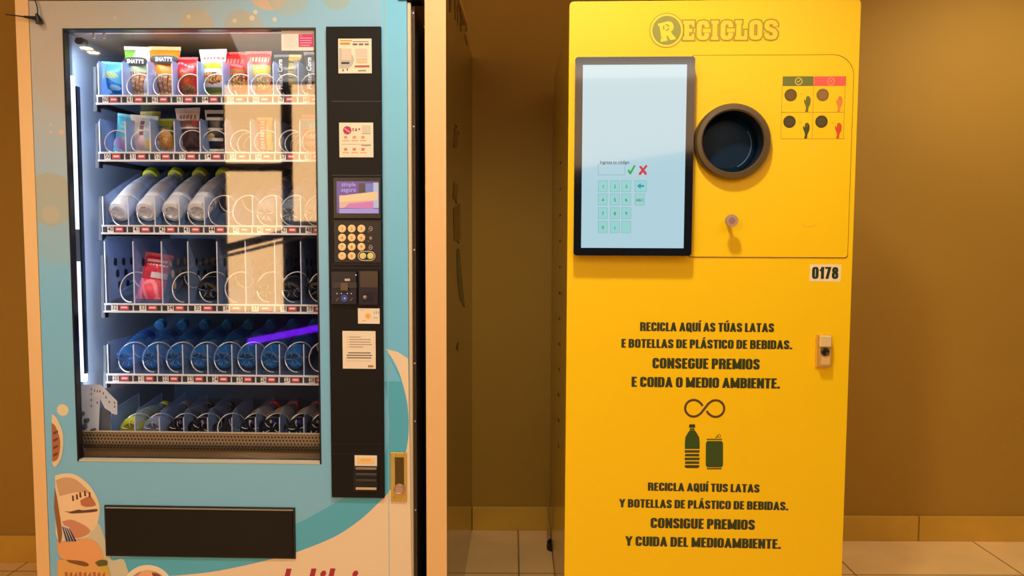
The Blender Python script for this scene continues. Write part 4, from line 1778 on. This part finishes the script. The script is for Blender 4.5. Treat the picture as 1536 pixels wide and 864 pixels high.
M_milk = plastic('cloudy_bottle', (222, 222, 228), .93)
M_ycap = K(206, 206, 40)
M_lab1 = mat('white_blue_label', (226, 238, 255), .4)
M_water = plastic('blue_water_bottle', (44, 112, 190), .5, .05)
M_waterlab = K(36, 66, 150)
M_bcap = K(60, 140, 206)
M_cola = plastic('dark_cola_bottle', (16, 22, 36), .96, .08)
M_shine = K(206, 214, 226)
M_petal_glint = K(90, 130, 180)
M_clear = plastic('clear_bottle', (150, 165, 185), .55, .08)
G3 = 'yellow capped bottles on the third tray'
wb = bottle('drink_bottle', M_milk, M_lab1, M_ycap, .24, .032, label_span=(.56, .76), cap_r=.72)
for k, (px, lab) in enumerate(((178, 'first cloudy bottle with a yellow cap, at the left end of the third tray'), (219, 'second cloudy bottle with a yellow cap from the left end of the third tray'), (258, 'third cloudy bottle with a yellow cap from the left end of the third tray'), (296, 'rightmost cloudy bottle with a yellow cap in the front row of the third tray'))):
    o = wb if k == 0 else clone(wb)
    tag(o, lab, 'bottle', G3)
    lay(o, px, 319, .13, 32, 25 * k)
cb = bottle('drink_bottle', M_clear, K(150, 130, 190), K(120, 100, 160), .225, .031, inner=M_shine)
for k, (px, lab) in enumerate(((398, 'clear bottle seen end on in the coil above the warm reflection, third tray'), (434, 'clear bottle with a violet label, second from the right on the third tray'), (471, 'clear bottle with a violet label at the right end of the third tray'))):
    o = cb if k == 0 else clone(cb)
    tag(o, lab, 'bottle', 'clear bottles on the third tray')
    lay(o, px, 322, .13, 29, 40 * k)
db = bottle('drink_bottle', M_cola, K(30, 36, 52), K(26, 30, 40), .24, .032, inner=M_petal_glint)
for k, (px, lab) in enumerate(((311, 'dark bottle right of the empty coil on the fourth tray'), (398, 'dark bottle in the middle of the warm reflection on the fourth tray'), (436, 'dark bottle second from the right on the fourth tray'), (477, 'dark bottle at the right end of the fourth tray'))):
    o = db if k == 0 else clone(db)
    tag(o, lab, 'bottle', 'dark bottles on the fourth tray')
    lay(o, px, 437, .13, 25, 33 * k)
ub = bottle('water_bottle', M_water, M_waterlab, M_bcap, .24, .032, inner=M_petal_glint, label_span=(.44, .58), cap_r=.5)
names = ['leftmost', 'second', 'third', 'fourth', 'fifth', 'sixth', 'seventh', 'last']
for k, px in enumerate((188, 225, 261, 298, 333, 369, 404.5, 440.5)):
    o = ub if k == 0 else clone(ub)
    lab = {0: 'leftmost blue water bottle on the fifth tray', 7: 'rightmost blue water bottle on the fifth tray, beside an empty coil'}.get(k, names[k] + ' blue water bottle from the left on the fifth tray')
    tag(o, lab, 'bottle', 'water bottles on the fifth tray')
    lay(o, px, 540, .13, 20, 29 * k)
# bottom tray
G6 = 'bottles on the bottom tray'
o = bottle('drink_bottle', plastic('yellow_soda', (166, 160, 40), .9), K(176, 170, 60), K(196, 196, 60), .22, .033, inner=K(226, 226, 170))
tag(o, 'yellow green soft drink bottle at the left end of the bottom tray', 'bottle', G6)
lay(o, 195, 645, .13, 6)
o = bottle('drink_bottle', plastic('grey_soda', (120, 128, 150), .85), K(110, 120, 140), K(160, 160, 170), .22, .033, inner=M_shine)
tag(o, 'grey clear bottle right of the yellow green bottle on the bottom tray', 'bottle', G6)
lay(o, 229, 645, .13, 6)
wd = bottle('drink_bottle', M_cola, K(130, 130, 130), K(70, 70, 80), .22, .033, inner=K(206, 196, 186))
for k, (px, lab) in enumerate(((267, 'dark bottle with a pale base mark, third on the bottom tray'), (301, 'dark bottle with a pale base mark left of the empty coil on the bottom tray'))):
    o = wd if k == 0 else clone(wd)
    tag(o, lab, 'bottle', G6)
    lay(o, px, 645, .13, 6, 20 * k)
cbt = bottle('drink_bottle', M_cola, P(226, 204, 178, .3), K(226, 26, 56), .22, .033, inner=M_shine, label_span=(.26, .62), cap_r=.6)
for k, (px, lab) in enumerate(((375, 'dark bottle with silver label right of the empty coil on the bottom tray'), (407, 'second silver label dark bottle from the empty coil on the bottom tray'), (446, 'third silver label dark bottle from the empty coil on the bottom tray'), (479, 'silver label dark bottle at the right end of the bottom tray'))):
    o = cbt if k == 0 else clone(cbt)
    tag(o, lab, 'bottle', G6)
    lay(o, px, 645, .13, 6, 31 * k)

# ------------------------------------------------------------------ RECYCLING MACHINE
RM = empty('recycling_machine', Y.M)
tag(RM, 'tall yellow can and bottle recycling machine with a touch screen and round intake', 'recycling machine')
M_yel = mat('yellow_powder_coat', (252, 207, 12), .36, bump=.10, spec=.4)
M_yel_shaded = mat('yellow_side_shaded', (196, 158, 40), .16, spec=.6)  # shade of the left side put into a darker yellow
M_olive = P(48, 58, 18, .45)
ryL, ryR = Y.x(850.5, 432), Y.x(1277, 432)
RT = Y.z(1000, 1)


def yback(xw, Yw):
    q = Y.I @ Vector((xw, Yw, 0))
    return q.x, q.y


b_l = yback(.160, YR - .06)
b_r = yback(.86, YR - .06)
FT = .03
pl = [(ryL + .004, FT), (ryR - .004, FT), b_r, b_l]
vv = [(x, y, .06) for x, y in pl] + [(x, y, RT - .004) for x, y in pl]
mb = MB()
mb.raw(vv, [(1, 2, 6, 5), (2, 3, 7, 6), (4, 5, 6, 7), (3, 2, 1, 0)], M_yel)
mb.raw(vv, [(3, 0, 4, 7)], M_yel_shaded)
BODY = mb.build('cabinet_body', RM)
def holed(fp, cx, cz, r, y0, y1, m):
    """plate with a round hole: outline joined radially to the hole"""
    mb = MB()
    a = sum(fp[i][0] * fp[(i + 1) % len(fp)][1] - fp[(i + 1) % len(fp)][0] * fp[i][1] for i in range(len(fp)))
    if a < 0:
        fp = fp[::-1]
    dense = []
    for i in range(len(fp)):
        p, q = fp[i], fp[(i + 1) % len(fp)]
        L = sqrt((q[0] - p[0]) ** 2 + (q[1] - p[1]) ** 2)
        k = max(1, int(L / .012))
        dense += [(p[0] + (q[0] - p[0]) * t / k, p[1] + (q[1] - p[1]) * t / k) for t in range(k)]
    n = len(dense)
    inner = []
    for x, z in dense:
        t = math.atan2(z - cz, x - cx)
        inner.append((cx + r * cos(t), cz + r * sin(t)))
    vs_ = [(x, y0, z) for x, z in dense] + [(x, y0, z) for x, z in inner] + [(x, y1, z) for x, z in dense] + [(x, y1, z) for x, z in inner]
    fs = []
    for i in range(n):
        j = (i + 1) % n
        fs.append((i, j, j + n, i + n))
        fs.append((i, i + 2 * n, j + 2 * n, j))
        fs.append((i + n, j + n, j + 3 * n, i + 3 * n))
    mb.raw(vs_, fs, m)
    return mb


# front door with rounded top corners
rad = .012
fp = [(ryL, .05), (ryR, .05), (ryR, RT - rad)] + [(ryR - rad + rad * cos(t), RT - rad + rad * sin(t)) for t in [pi / 2 * i / 6 for i in range(7)]] + [(ryL + rad + rad * cos(t), RT - rad + rad * sin(t)) for t in [pi / 2 + pi / 2 * i / 6 for i in range(7)]] + [(ryL, RT - rad)]
icx, icz = Y.p(1100, 212, -.003)
IR = .088
FD_ = holed(fp, icx, icz, IR, 0, FT, M_yel).build('front_door', RM)
for sx, sy in ((ryL + .05, .08), (ryR - .05, .08)):
    MB().lathe([(.028, 0), (.028, .012), (.011, .016), (.011, .06)], M_blackD, 16, Matrix.Translation((sx, sy, 0)) @ Matrix.Rotation(pi / 2, 4, 'X')).build('levelling_foot', RM)
# vent slots on the side
mb = MB()
for k in range(12):
    z = .55 + k * .085
    t = .62
    for t in (.45,):
        x = pl[0][0] + (b_l[0] - pl[0][0]) * t - .0012
        y = pl[0][1] + (b_l[1] - pl[0][1]) * t
        mb.box(x - .0004, x + .0004, y - .03, y + .03, z, z + .007, P(60, 46, 14))
mb.build('vent_slot', BODY)
# rear foot with its cable
q = Y.I @ Vector((.168, 2.99, 0))
mb = MB()
mb.lathe([(.024, 0), (.026, .012), (.024, .032), (.012, .044), (.009, .062)], M_blackD, 18, Matrix.Translation((q.x, q.y, 0)) @ Matrix.Rotation(pi / 2, 4, 'X'))
mb.build('levelling_foot', RM)
mb = MB()
c0 = Vector((q.x - .012, q.y, 0))
mb.tube([c0 + Vector((-.005, .0, .24)), c0 + Vector((-.009, 0, .19)), c0 + Vector((-.006, .0, .13)), c0 + Vector((-.001, 0, .07)), c0 + Vector((.004, 0, .03))], .004, P(190, 160, 90, .25, metal=.6), 8)  # golden highlights of the cable put into its colour
mb.build('rear_cable', RM)

# raised panel with the intake (rounded upper right corner)
pz0, pz1 = Y.z(1150, 385.5, -.003), Y.z(1150, 83, -.003)
px0, px1 = Y.x(1037.5, 250, -.003), Y.x(1275.5, 250, -.003)
R1, R2_ = .055, .008
fp = [(px0, pz0), (px1 - R2_, pz0)] + [(px1 - R2_ + R2_ * sin(t), pz0 + R2_ - R2_ * cos(t)) for t in [pi / 2 * i / 4 for i in range(5)]] + [(px1 - R1 + R1 * cos(t), pz1 - R1 + R1 * sin(t)) for t in [pi / 2 * i / 10 for i in range(11)]] + [(px0, pz1)]


PN = holed(fp, icx, icz, IR, -.0035, 0, M_yel).build('intake_panel', RM)
mb = MB()
# shadow gap round the panel: its shade painted as a thin dark strip behind it
gp = [(x + (.0022 if x > icx else -.0022), z + (.0022 if z > icz else -.0022)) for x, z in fp]
PG = holed(gp, icx, icz, IR, -.0008, -.0002, P(140, 100, 14)).build('panel_gap_shade', PN)
# intake ring, tube and inner disc
mb = MB()
M_ring = P(92, 74, 44, .3)
IC = Y.p(1100, 212, -.03)
MT = Matrix.Translation((IC[0], 0, IC[1]))
mb.lathe([(.0800, .0), (.0795, -.030), (.083, -.034), (.094, -.033), (.0985, -.026), (.0985, -.0036)], M_ring, 64, MT, caps=False)
RG = mb.build('intake_ring', RM)
# tube inside (sits in front of the door skin as a shallow dark cup)
mb = MB()
M_navyglass = P(6, 14, 24, .12)
mb.lathe([(.0800, -.030), (.079, -.0045), (.078, .10), (.0, .101)], P(10, 22, 36, .25), 64, MT, caps=False)
mb.build('intake_throat', RG)
mb = MB()
mb.lathe([(.0775, .052), (.0775, .05), (.064, .046), (0, .044)], mat('navy_shutter', (4, 36, 60), .45, spec=.2), 48, MT)
mb.ring(IC[0], IC[1], .0645, .068, .0455, P(70, 96, 120, .2), 48, -1.1, .6)  # pale arc paints a crescent highlight at the right
mb.build('intake_shutter', RG)
# knob on a thin stem
a, b = Y.p(1098, 331, -.058)
mb = MB()
mb.lathe([(.005, -.0036), (.005, -.05)], P(200, 180, 150, .3, metal=.7), 16, Matrix.Translation((a, 0, b)))
KN = mb.build('sensor_stem', RM)
mb = MB()
mb.lathe([(.0, -.046), (.015, -.046), (.0165, -.048), (.0165, -.057), (.0155, -.059), (0, -.059)], P(206, 176, 150, .35, metal=.55), 28, Matrix.Translation((a, 0, b)))
mb.lathe([(.0, -.0592), (.0085, -.0592), (.0085, -.0598), (0, -.0598)], P(170, 130, 116, .4, metal=.4), 20, Matrix.Translation((a, 0, b)))
mb.build('knob', KN)
# instructions sticker
yp = -.0040


def yr(mb, a, b, c, d, m, y=yp):
    x0_, x1_, z0_, z1_ = Y.R(a, b, c, d, y)
    return mb.rect(x0_, x1_, z0_, z1_, y, m)


mb = MB()
yr(mb, 1174, 114.5, 1220.3, 128.8, P(112, 118, 44))
yr(mb, 1220.9, 114.5, 1269, 128.8, P(236, 96, 84))
for a in (1172.3, 1219.3, 1266.5):
    yr(mb, a - .35, 129, a + .35, 208, P(206, 150, 20))
for b in (168.3, 208):
    yr(mb, 1172, b - .35, 1267, b + .35, P(206, 150, 20))
for px, bad in ((1198, 0), (1246.5, 1)):
    a, b = Y.p(px, 122, yp)
    c = P(240, 206, 90) if not bad else P(246, 160, 90)
    mb.ring(a, b, .0078, .0098, yp - .0003, c, 28)
    if bad:
        for s_ in (-1, 1):
            mb.flat([(a - .004, b - s_ * .004 - .0008), (a - .004, b - s_ * .004 + .0008), (a + .004, b + s_ * .004 + .0008), (a + .004, b + s_ * .004 - .0008)], yp - .0003, c)
    else:
        mb.flat([(a - .0045, b), (a - .003, b + .0012), (a - .001, b - .0012), (a - .001, b - .0036)], yp - .0003, c)
        mb.flat([(a - .001, b - .0036), (a - .001, b - .0012), (a + .004, b + .005), (a + .0052, b + .004)], yp - .0003, c)
for px, py, c in ((1186, 142.6, (104, 80, 22)), (1234, 142.3, (140, 102, 44)), (1184.2, 182.6, (70, 60, 22)), (1232.2, 182.4, (74, 62, 22))):  # upper discs paler: a reflection painted into their brown
    a, b = Y.p(px, py, yp)
    mb.disc(a, b, .0160, yp - .0003, P(*c), 32)
    mb.disc(a, b, .011, yp - .0005, P(c[0] + 12, c[1] + 8, c[2] + 8), 28)


def hand_poly(px, py, c):
    a, b = Y.p(px, py, yp)
    s = .0019
    pts = [(-2.4, -10), (1.6, -10), (2.2, -4), (4.2, 0), (5, 4), (4.6, 9), (3.6, 9.6), (3, 11.2), (1.8, 11.4), (.8, 11.8), (-.4, 11.2), (-1.4, 10.6), (-1.8, 8), (-2.2, 4.5), (-3.4, 7.2), (-4.6, 7), (-4.2, 3.5), (-2.4, -.6), (-1.4, -4)]
    fan(mb, [(a + x * s * .95, b + z * s) for x, z in pts], yp - .0003, c)
    d = P(150, 130, 40)
    for k in range(2):
        mb.rect(a + (k * 1.8 - .2) * s, a + (k * 1.8 + .2) * s, b + 5.5 * s, b + 10 * s, yp - .0005, d)


hand_poly(1210.5, 157, P(112, 110, 30))
hand_poly(1258.5, 157, P(236, 138, 60))
hand_poly(1209, 197, P(66, 70, 22))
hand_poly(1257, 197, P(222, 74, 20))
for px, py in ((1201, 141), (1201, 183), (1249, 184.5)):
    a, b = Y.p(px, py, yp)
    mb.flat([(a - .003, b + .002), (a, b - .002), (a + .003, b + .001), (a, b + .0005)], yp - .0003, P(206, 160, 30))
mb.build('instruction_sticker', PN)
# faint pictograms on the panel
mb = MB()
a, b = Y.p(1217, 236, yp)
mb.ring(a, b, .026, .0278, yp, P(255, 214, 90), 16, .9, 2.2)
a, b = Y.p(1214, 322, yp)
mb.ring(a, b, .031, .0325, yp, P(250, 186, 60), 16, 4.0, 5.4)
mb.build('faint_print', PN)

# touch screen
DY = -.045
dx0, dx1, dz0, dz1 = Y.x(861.5, 234, DY), Y.x(1040, 234, DY), Y.z(948, 383.5, DY), Y.z(953, 85, DY)
mb = MB()
M_bez = P(20, 24, 34, .08, coat=.5)
rd = .008
fp2 = []
for cx, cz, t0 in ((dx1 - rd, dz0 + rd, -pi / 2), (dx1 - rd, dz1 - rd, 0), (dx0 + rd, dz1 - rd, pi / 2), (dx0 + rd, dz0 + rd, pi)):
    fp2 += [(cx + rd * cos(t0 + pi / 2 * i / 5), cz + rd * sin(t0 + pi / 2 * i / 5)) for i in range(6)]
mb.prism(fp2, DY, -.0002, M_bez)
DS = mb.build('touch_display', RM, bevel=.0015)
DS['label'] = 'black framed touch display'
ys = DY - .0005


def screen_material():
    m = bpy.data.materials.new('lit_screen')
    m.use_nodes = True
    nt = m.node_tree
    b = nt.nodes['Principled BSDF']
    b.inputs['Roughness'].default_value = .08
    b.inputs['Base Color'].default_value = (.01, .01, .012, 1)
    b.inputs['Emission Color'].default_value = (lin(176), lin(210), lin(222), 1)
    b.inputs['Emission Strength'].default_value = 1.0
    b.inputs['Coat Weight'].default_value = .6
    return m


mb = MB()
sx0, sx1, sz0, sz1 = Y.x(873, 234, ys), Y.x(1028, 234, ys), Y.z(948, 372, ys), Y.z(953, 97, ys)
mb.rect(sx0, sx1, sz0, sz1, ys, screen_material())
SC = mb.build('screen', DS)
mb = MB()
y1 = ys - .0004
ink = em(40, 60, 66, .8)
lines = em(138, 184, 196, .9)
keyc = em(148, 212, 208, .95)


def sr(a, b, c, d, m, y=y1):
    x0_, x1_, z0_, z1_ = Y.R(a, b, c, d, y)
    mb.rect(x0_, x1_, z0_, z1_, y, m)


mb.text('Ingresa tu código', Y.x(922, 243, y1), Y.z(922, 245.5, y1), .0112, y1, ink, .98, bold=.012)
for a, b, c, d in ((897, 246, 937.5, 246.8), (897, 262, 937.5, 262.8), (897, 246, 897.8, 262), (936.8, 246, 937.6, 262)):
    sr(a, b, c, d, lines)
gk = em(20, 176, 70, .9)
fan(mb, [Y.p(a, b, y1) for a, b in ((941, 256), (943.5, 254), (945.5, 257), (951, 247.5), (953.5, 248.5), (946.5, 261.5), (944.5, 261.5))], y1, gk)
rk = em(214, 50, 66, .9)
fan(mb, [Y.p(a, b, y1) for a, b in ((958, 260), (969, 247), (971.5, 249), (961, 262.5), (958.5, 262.5))], y1, rk)
fan(mb, [Y.p(a, b, y1) for a, b in ((958.5, 250), (961.5, 248.5), (970, 259), (970, 262.5), (967, 262))], y1 - .0001, rk)
colx = ((897, 911.5), (915, 929.5), (932, 946.5), (952, 970))
rowy = ((270.5, 288), (290.5, 308), (311, 328.5), (331.5, 349.5))
tx = [['1', '2', '3', ''], ['4', '5', '6', 'ABC'], ['7', '8', '9', None], ['0', 'c', '', None]]
for r_ in range(4):
    for c_ in range(4):
        if tx[r_][c_] is None:
            continue
        (a, c), (b, d) = colx[c_], rowy[r_]
        if c_ == 3 and r_ == 1:
            c -= 3
        sr(a, b, c, d, lines, y1 + .0001)
        sr(a + .7, b + .7, c - .7, d - .7, keyc)
        if tx[r_][c_]:
            mb.text(tx[r_][c_], Y.x((a + c) / 2, (b + d) / 2, y1), Y.z((a + c) / 2, (b + d) / 2 + 3, y1), .0125 if len(tx[r_][c_]) < 2 else .0105, y1 - .0002, ink)
fan(mb, [Y.p(a, b, y1) for a, b in ((955.5, 279), (961, 274.5), (961, 277.5), (966, 277.5), (966, 280.5), (961, 280.5), (961, 283.5))], y1 - .0002, em(20, 150, 200, .9))
mb.build('screen_keypad', SC)

# lettering and pictures on the door
yd = -.0006
mb = MB()
TXT = [('RECICLA AQUÍ AS TÚAS LATAS', 1060.5, 497.4, 201, 13.4), ('E BOTELLAS DE PLÁSTICO DE BEBIDAS.', 1060, 522.7, 256, 13.4),
       ('CONSEGUE PREMIOS', 1059, 553.4, 161, 16), ('E COIDA O MEDIO AMBIENTE.', 1058.5, 581.6, 222.5, 15.6),
       ('RECICLA AQUÍ TUS LATAS', 1055.5, 737.5, 167.5, 12.8), ('Y BOTELLAS DE PLÁSTICO DE BEBIDAS.', 1055.5, 763.2, 253.5, 13.1),
       ('CONSIGUE PREMIOS', 1054, 793.4, 156.5, 15.9), ('Y CUIDA DEL MEDIOAMBIENTE.', 1054.5, 821, 233, 15.2)]
for s, cx, by, w, h in TXT:
    x0_, x1_ = Y.x(cx - w / 2, by, yd), Y.x(cx + w / 2, by, yd)
    cap_text(mb, s, (x0_ + x1_) / 2, Y.z(cx, by, yd), h / 561, x1_ - x0_, yd, M_olive)
mb.build('printed_lettering', FD_)
mb = MB()
# endless loop
cx, cz = Y.p(1057, 612.7, yd)
pts = []
for i in range(81):
    t = 2 * pi * i / 80
    k = 1 / (1 + .35 * sin(t) ** 2)
    pts.append((cx + .0525 * cos(t) * (1 - .0 * k), cz + .0335 * sin(2 * t) * .76))


def ribbon(pts, w, m, y):
    n = len(pts)
    vs_ = []
    for i in range(n):
        a, b = pts[max(i - 1, 0)], pts[min(i + 1, n - 1)]
        dx, dz = b[0] - a[0], b[1] - a[1]
        L = sqrt(dx * dx + dz * dz) or 1e-9
        vs_ += [(pts[i][0] - dz / L * w / 2, y, pts[i][1] + dx / L * w / 2), (pts[i][0] + dz / L * w / 2, y, pts[i][1] - dx / L * w / 2)]
    mb.raw(vs_, [(2 * i, 2 * i + 1, 2 * i + 3, 2 * i + 2) for i in range(n - 1)], m)


rr, ox = .0228, .0295
loopL = [(cx - ox + rr * cos(t), cz + rr * sin(t)) for t in [radians(52 + (308 - 52) * i / 30) for i in range(31)]]
loopR = [(cx + ox + rr * cos(t), cz + rr * sin(t)) for t in [radians(-128 + 256 * i / 30) for i in range(31)]]
MI = P(92, 66, 12)
ribbon(loopL, .0062, MI, yd)
ribbon(loopR, .0062, MI, yd)
# one diagonal passes over, the other is cut by a gap
e1, e2 = loopL[-1], loopR[-1]
ribbon([e1, (e1[0] + .006, e1[1] + .005), ((e1[0] + e2[0]) / 2, (e1[1] + e2[1]) / 2), (e2[0] - .006, e2[1] - .005), e2], .0062, MI, yd)
s1 = loopL[0]
ribbon([s1, (s1[0] + .006, s1[1] - .005), (cx - .006, cz + .0065)], .0062, MI, yd)
s2 = loopR[0]
ribbon([s2, (s2[0] - .006, s2[1] + .005), (cx + .006, cz - .0065)], .0062, MI, yd)
M_gr2 = P(54, 80, 22, .45)
# bottle pictogram
P2 = lambda l, m: fan(mb, [Y.p(a, b, yd) for a, b in l], yd, m)
P2([(1034, 636.5), (1042.5, 636.5), (1043, 641.5), (1033.5, 641.5)], M_olive)
P2([(1035, 642.5), (1041.5, 642.5), (1042, 645), (1034.5, 645)], M_gr2)
body = [(1034.5, 645.5), (1042.3, 645.5), (1045.5, 650), (1048.8, 656), (1049.6, 664), (1049.6, 673.5), (1027.3, 673.5), (1027.3, 664), (1028, 656), (1031.2, 650)]
P2(body, M_gr2)
for k in range(5):
    yb_ = 675.2 + k * 5.6
    i_ = .6 if k % 2 else 0
    if k < 4:
        P2([(1027 + i_, yb_), (1049.4 - i_, yb_), (1049.4 - i_, yb_ + 3.9), (1027 + i_, yb_ + 3.9)], P(66, 76, 20))
    else:
        P2([(1027, yb_), (1049.2, yb_), (1048.6, yb_ + 3.4), (1046.5, yb_ + 4.6), (1029.5, yb_ + 4.6), (1027.4, yb_ + 3.2)], P(66, 66, 20))
# can pictogram
P2([(1060, 658.2), (1083, 658.2), (1083, 660), (1060, 660)], P(110, 90, 16))
P2([(1061, 661.5), (1082.6, 661.5), (1084.6, 664.5), (1084.6, 698), (1082.6, 701), (1060.6, 701), (1058.6, 698), (1058.8, 664.5)], M_gr2)
P2([(1060, 702), (1082.6, 702), (1082.2, 704.2), (1060.6, 704.2)], P(110, 90, 16))
a, b = Y.p(1078.6, 654, yd)
mb.ring(a, b, .0034, .0048, yd, P(110, 90, 16), 18)
P2([(1072.5, 657), (1076.5, 652.6), (1077.2, 654), (1074.5, 657.2)], P(110, 90, 16))
mb.build('recycling_pictogram', FD_)
# logo
mb = MB()
a, b = Y.p(1000, 45.6, yd)
OL = P(176, 148, 26)
OD = P(150, 148, 46)
YB = P(255, 212, 40)
u = 1 / 561
mb.disc(a, b, 25.4 * u, yd, OL, 48)
mb.disc(a, b, 24 * u, yd - .0002, YB, 48)
mb.disc(a, b, 21 * u, yd - .0004, OD, 48)
RL = [(178, 172), (285, 146), (322, 158), (338, 195), (330, 232), (308, 250), (332, 285), (350, 300), (360, 326), (302, 336), (276, 290), (262, 292), (272, 318), (275, 342), (208, 354), (203, 330), (215, 322), (196, 198), (182, 192)]
fan(mb, [Y.p(960 + p / 6.678, 10 + q / 6.678, yd) for p, q in RL], yd - .0006, YB)
a, b = Y.p(960 + 262 / 6.678, 10 + 210 / 6.678, yd)
for k in range(3):
    t0 = radians(20 + 120 * k)
    mb.ring(a, b, 3.0 * u, 4.9 * u, yd - .0010, OD, 8, t0, t0 + radians(85))
x0_, x1_ = Y.x(1024.5, 46, yd), Y.x(1166.5, 46, yd)
zb_, hh = Y.z(1095, 59.8, yd), 28.0 * u
for e, m, k in ((.075, OL, 0), (0, P(255, 206, 40), 1)):
    adv, items = 0, []
    ws = {'E': .58, 'C': .62, 'I': .36, 'L': .6, 'O': .64, 'S': .66}
    for ch in 'ECICLOS':
        if ch in 'COS':
            qs, w = glyph_quads(ch, .24, .21, e, ws[ch])
        else:
            w = ws[ch]
            qs = []
            bar = lambda X0, X1, Z0, Z1: qs.append([(X0 - e, Z0 - e), (X1 + e, Z0 - e), (X1 + e, Z1 + e), (X0 - e, Z1 + e)])
            if ch == 'E':
                bar(.06, .30, 0, 1); bar(0, .3, 0, .17); bar(0, .3, .83, 1)
                bar(.3, .56, 0, .2); bar(.3, .56, .8, 1); bar(.44, .56, .0, .32); bar(.44, .56, .68, 1); bar(.3, .46, .41, .59)
            elif ch == 'I':
                bar(.06, .30, 0, 1); bar(0, .36, 0, .17); bar(0, .36, .83, 1)
            elif ch == 'L':
                bar(.06, .30, 0, 1); bar(0, .34, .83, 1); bar(0, .6, 0, .18); bar(.46, .6, 0, .5)
        items.append((adv, qs))
        adv += w + .10
    adv -= .10
    kx = (x1_ - x0_) / adv
    for ox_, qs in items:
        for n_, q in enumerate(qs):
            mb.flat([(x0_ + (ox_ + x) * kx, zb_ + z * hh) for x, z in q], yd - k * .0005 - n_ * 1.5e-5, m)
mb.build('printed_logo', FD_)
# number sticker
mb = MB()
x0, x1, z0, z1 = Y.R(1214.5, 396.5, 1261.5, 422.5, 0)
mb.box(x0, x1, -.0008, 0, z0, z1, P(246, 226, 176))
xa, xb = Y.x(1218, 410, yd), Y.x(1257.5, 410, yd)
cap_text(mb, '0178', (xa + xb) / 2, Y.z(1238, 418.3, yd), 17.8 * u, xb - xa, -.0012, P(36, 50, 28), gap=.07)
mb.build('number_sticker', FD_)
# lock
mb = MB()
x0, x1, z0, z1 = Y.R(1223.5, 502, 1246.5, 551, -.004)
mb.box(x0, x1, -.006, 0, z0, z1, P(226, 176, 60, .4))
LB = mb.build('lock_housing', FD_, bevel=.001)
x0, x1, z0, z1 = Y.R(1229, 503.5, 1246.2, 550, -.02)
mb = MB()
mb.box(x0, x1, -.024, -.006, z0, z1, P(206, 170, 100, .4, metal=.3))
mb.build('lock_body', LB, bevel=.001)
mb = MB()
a0, a1, c0_, c1_ = Y.R(1229, 503.5, 1246.2, 520, -.026)
mb.box(a0, a1, -.032, -.024, c0_, c1_, P(242, 214, 150, .35, metal=.2))
mb.build('lever', LB, bevel=.0015)
a, b = Y.p(1237.5, 527.5, -.026)
mb = MB()
mb.lathe([(.0105, -.024), (.0105, -.029), (.008, -.0305), (.004, -.028), (0, -.028)], P(60, 50, 34, .25, metal=.6), 24, Matrix.Translation((a, 0, b)))
mb.build('key_cylinder', LB)
x0, x1, z0, z1 = Y.R(1231.5, 534, 1245, 547, -.0245)
MB().box(x0, x1, -.0255, -.024, z0, z1, P(226, 184, 110, .4)).build('lock_plate', LB)
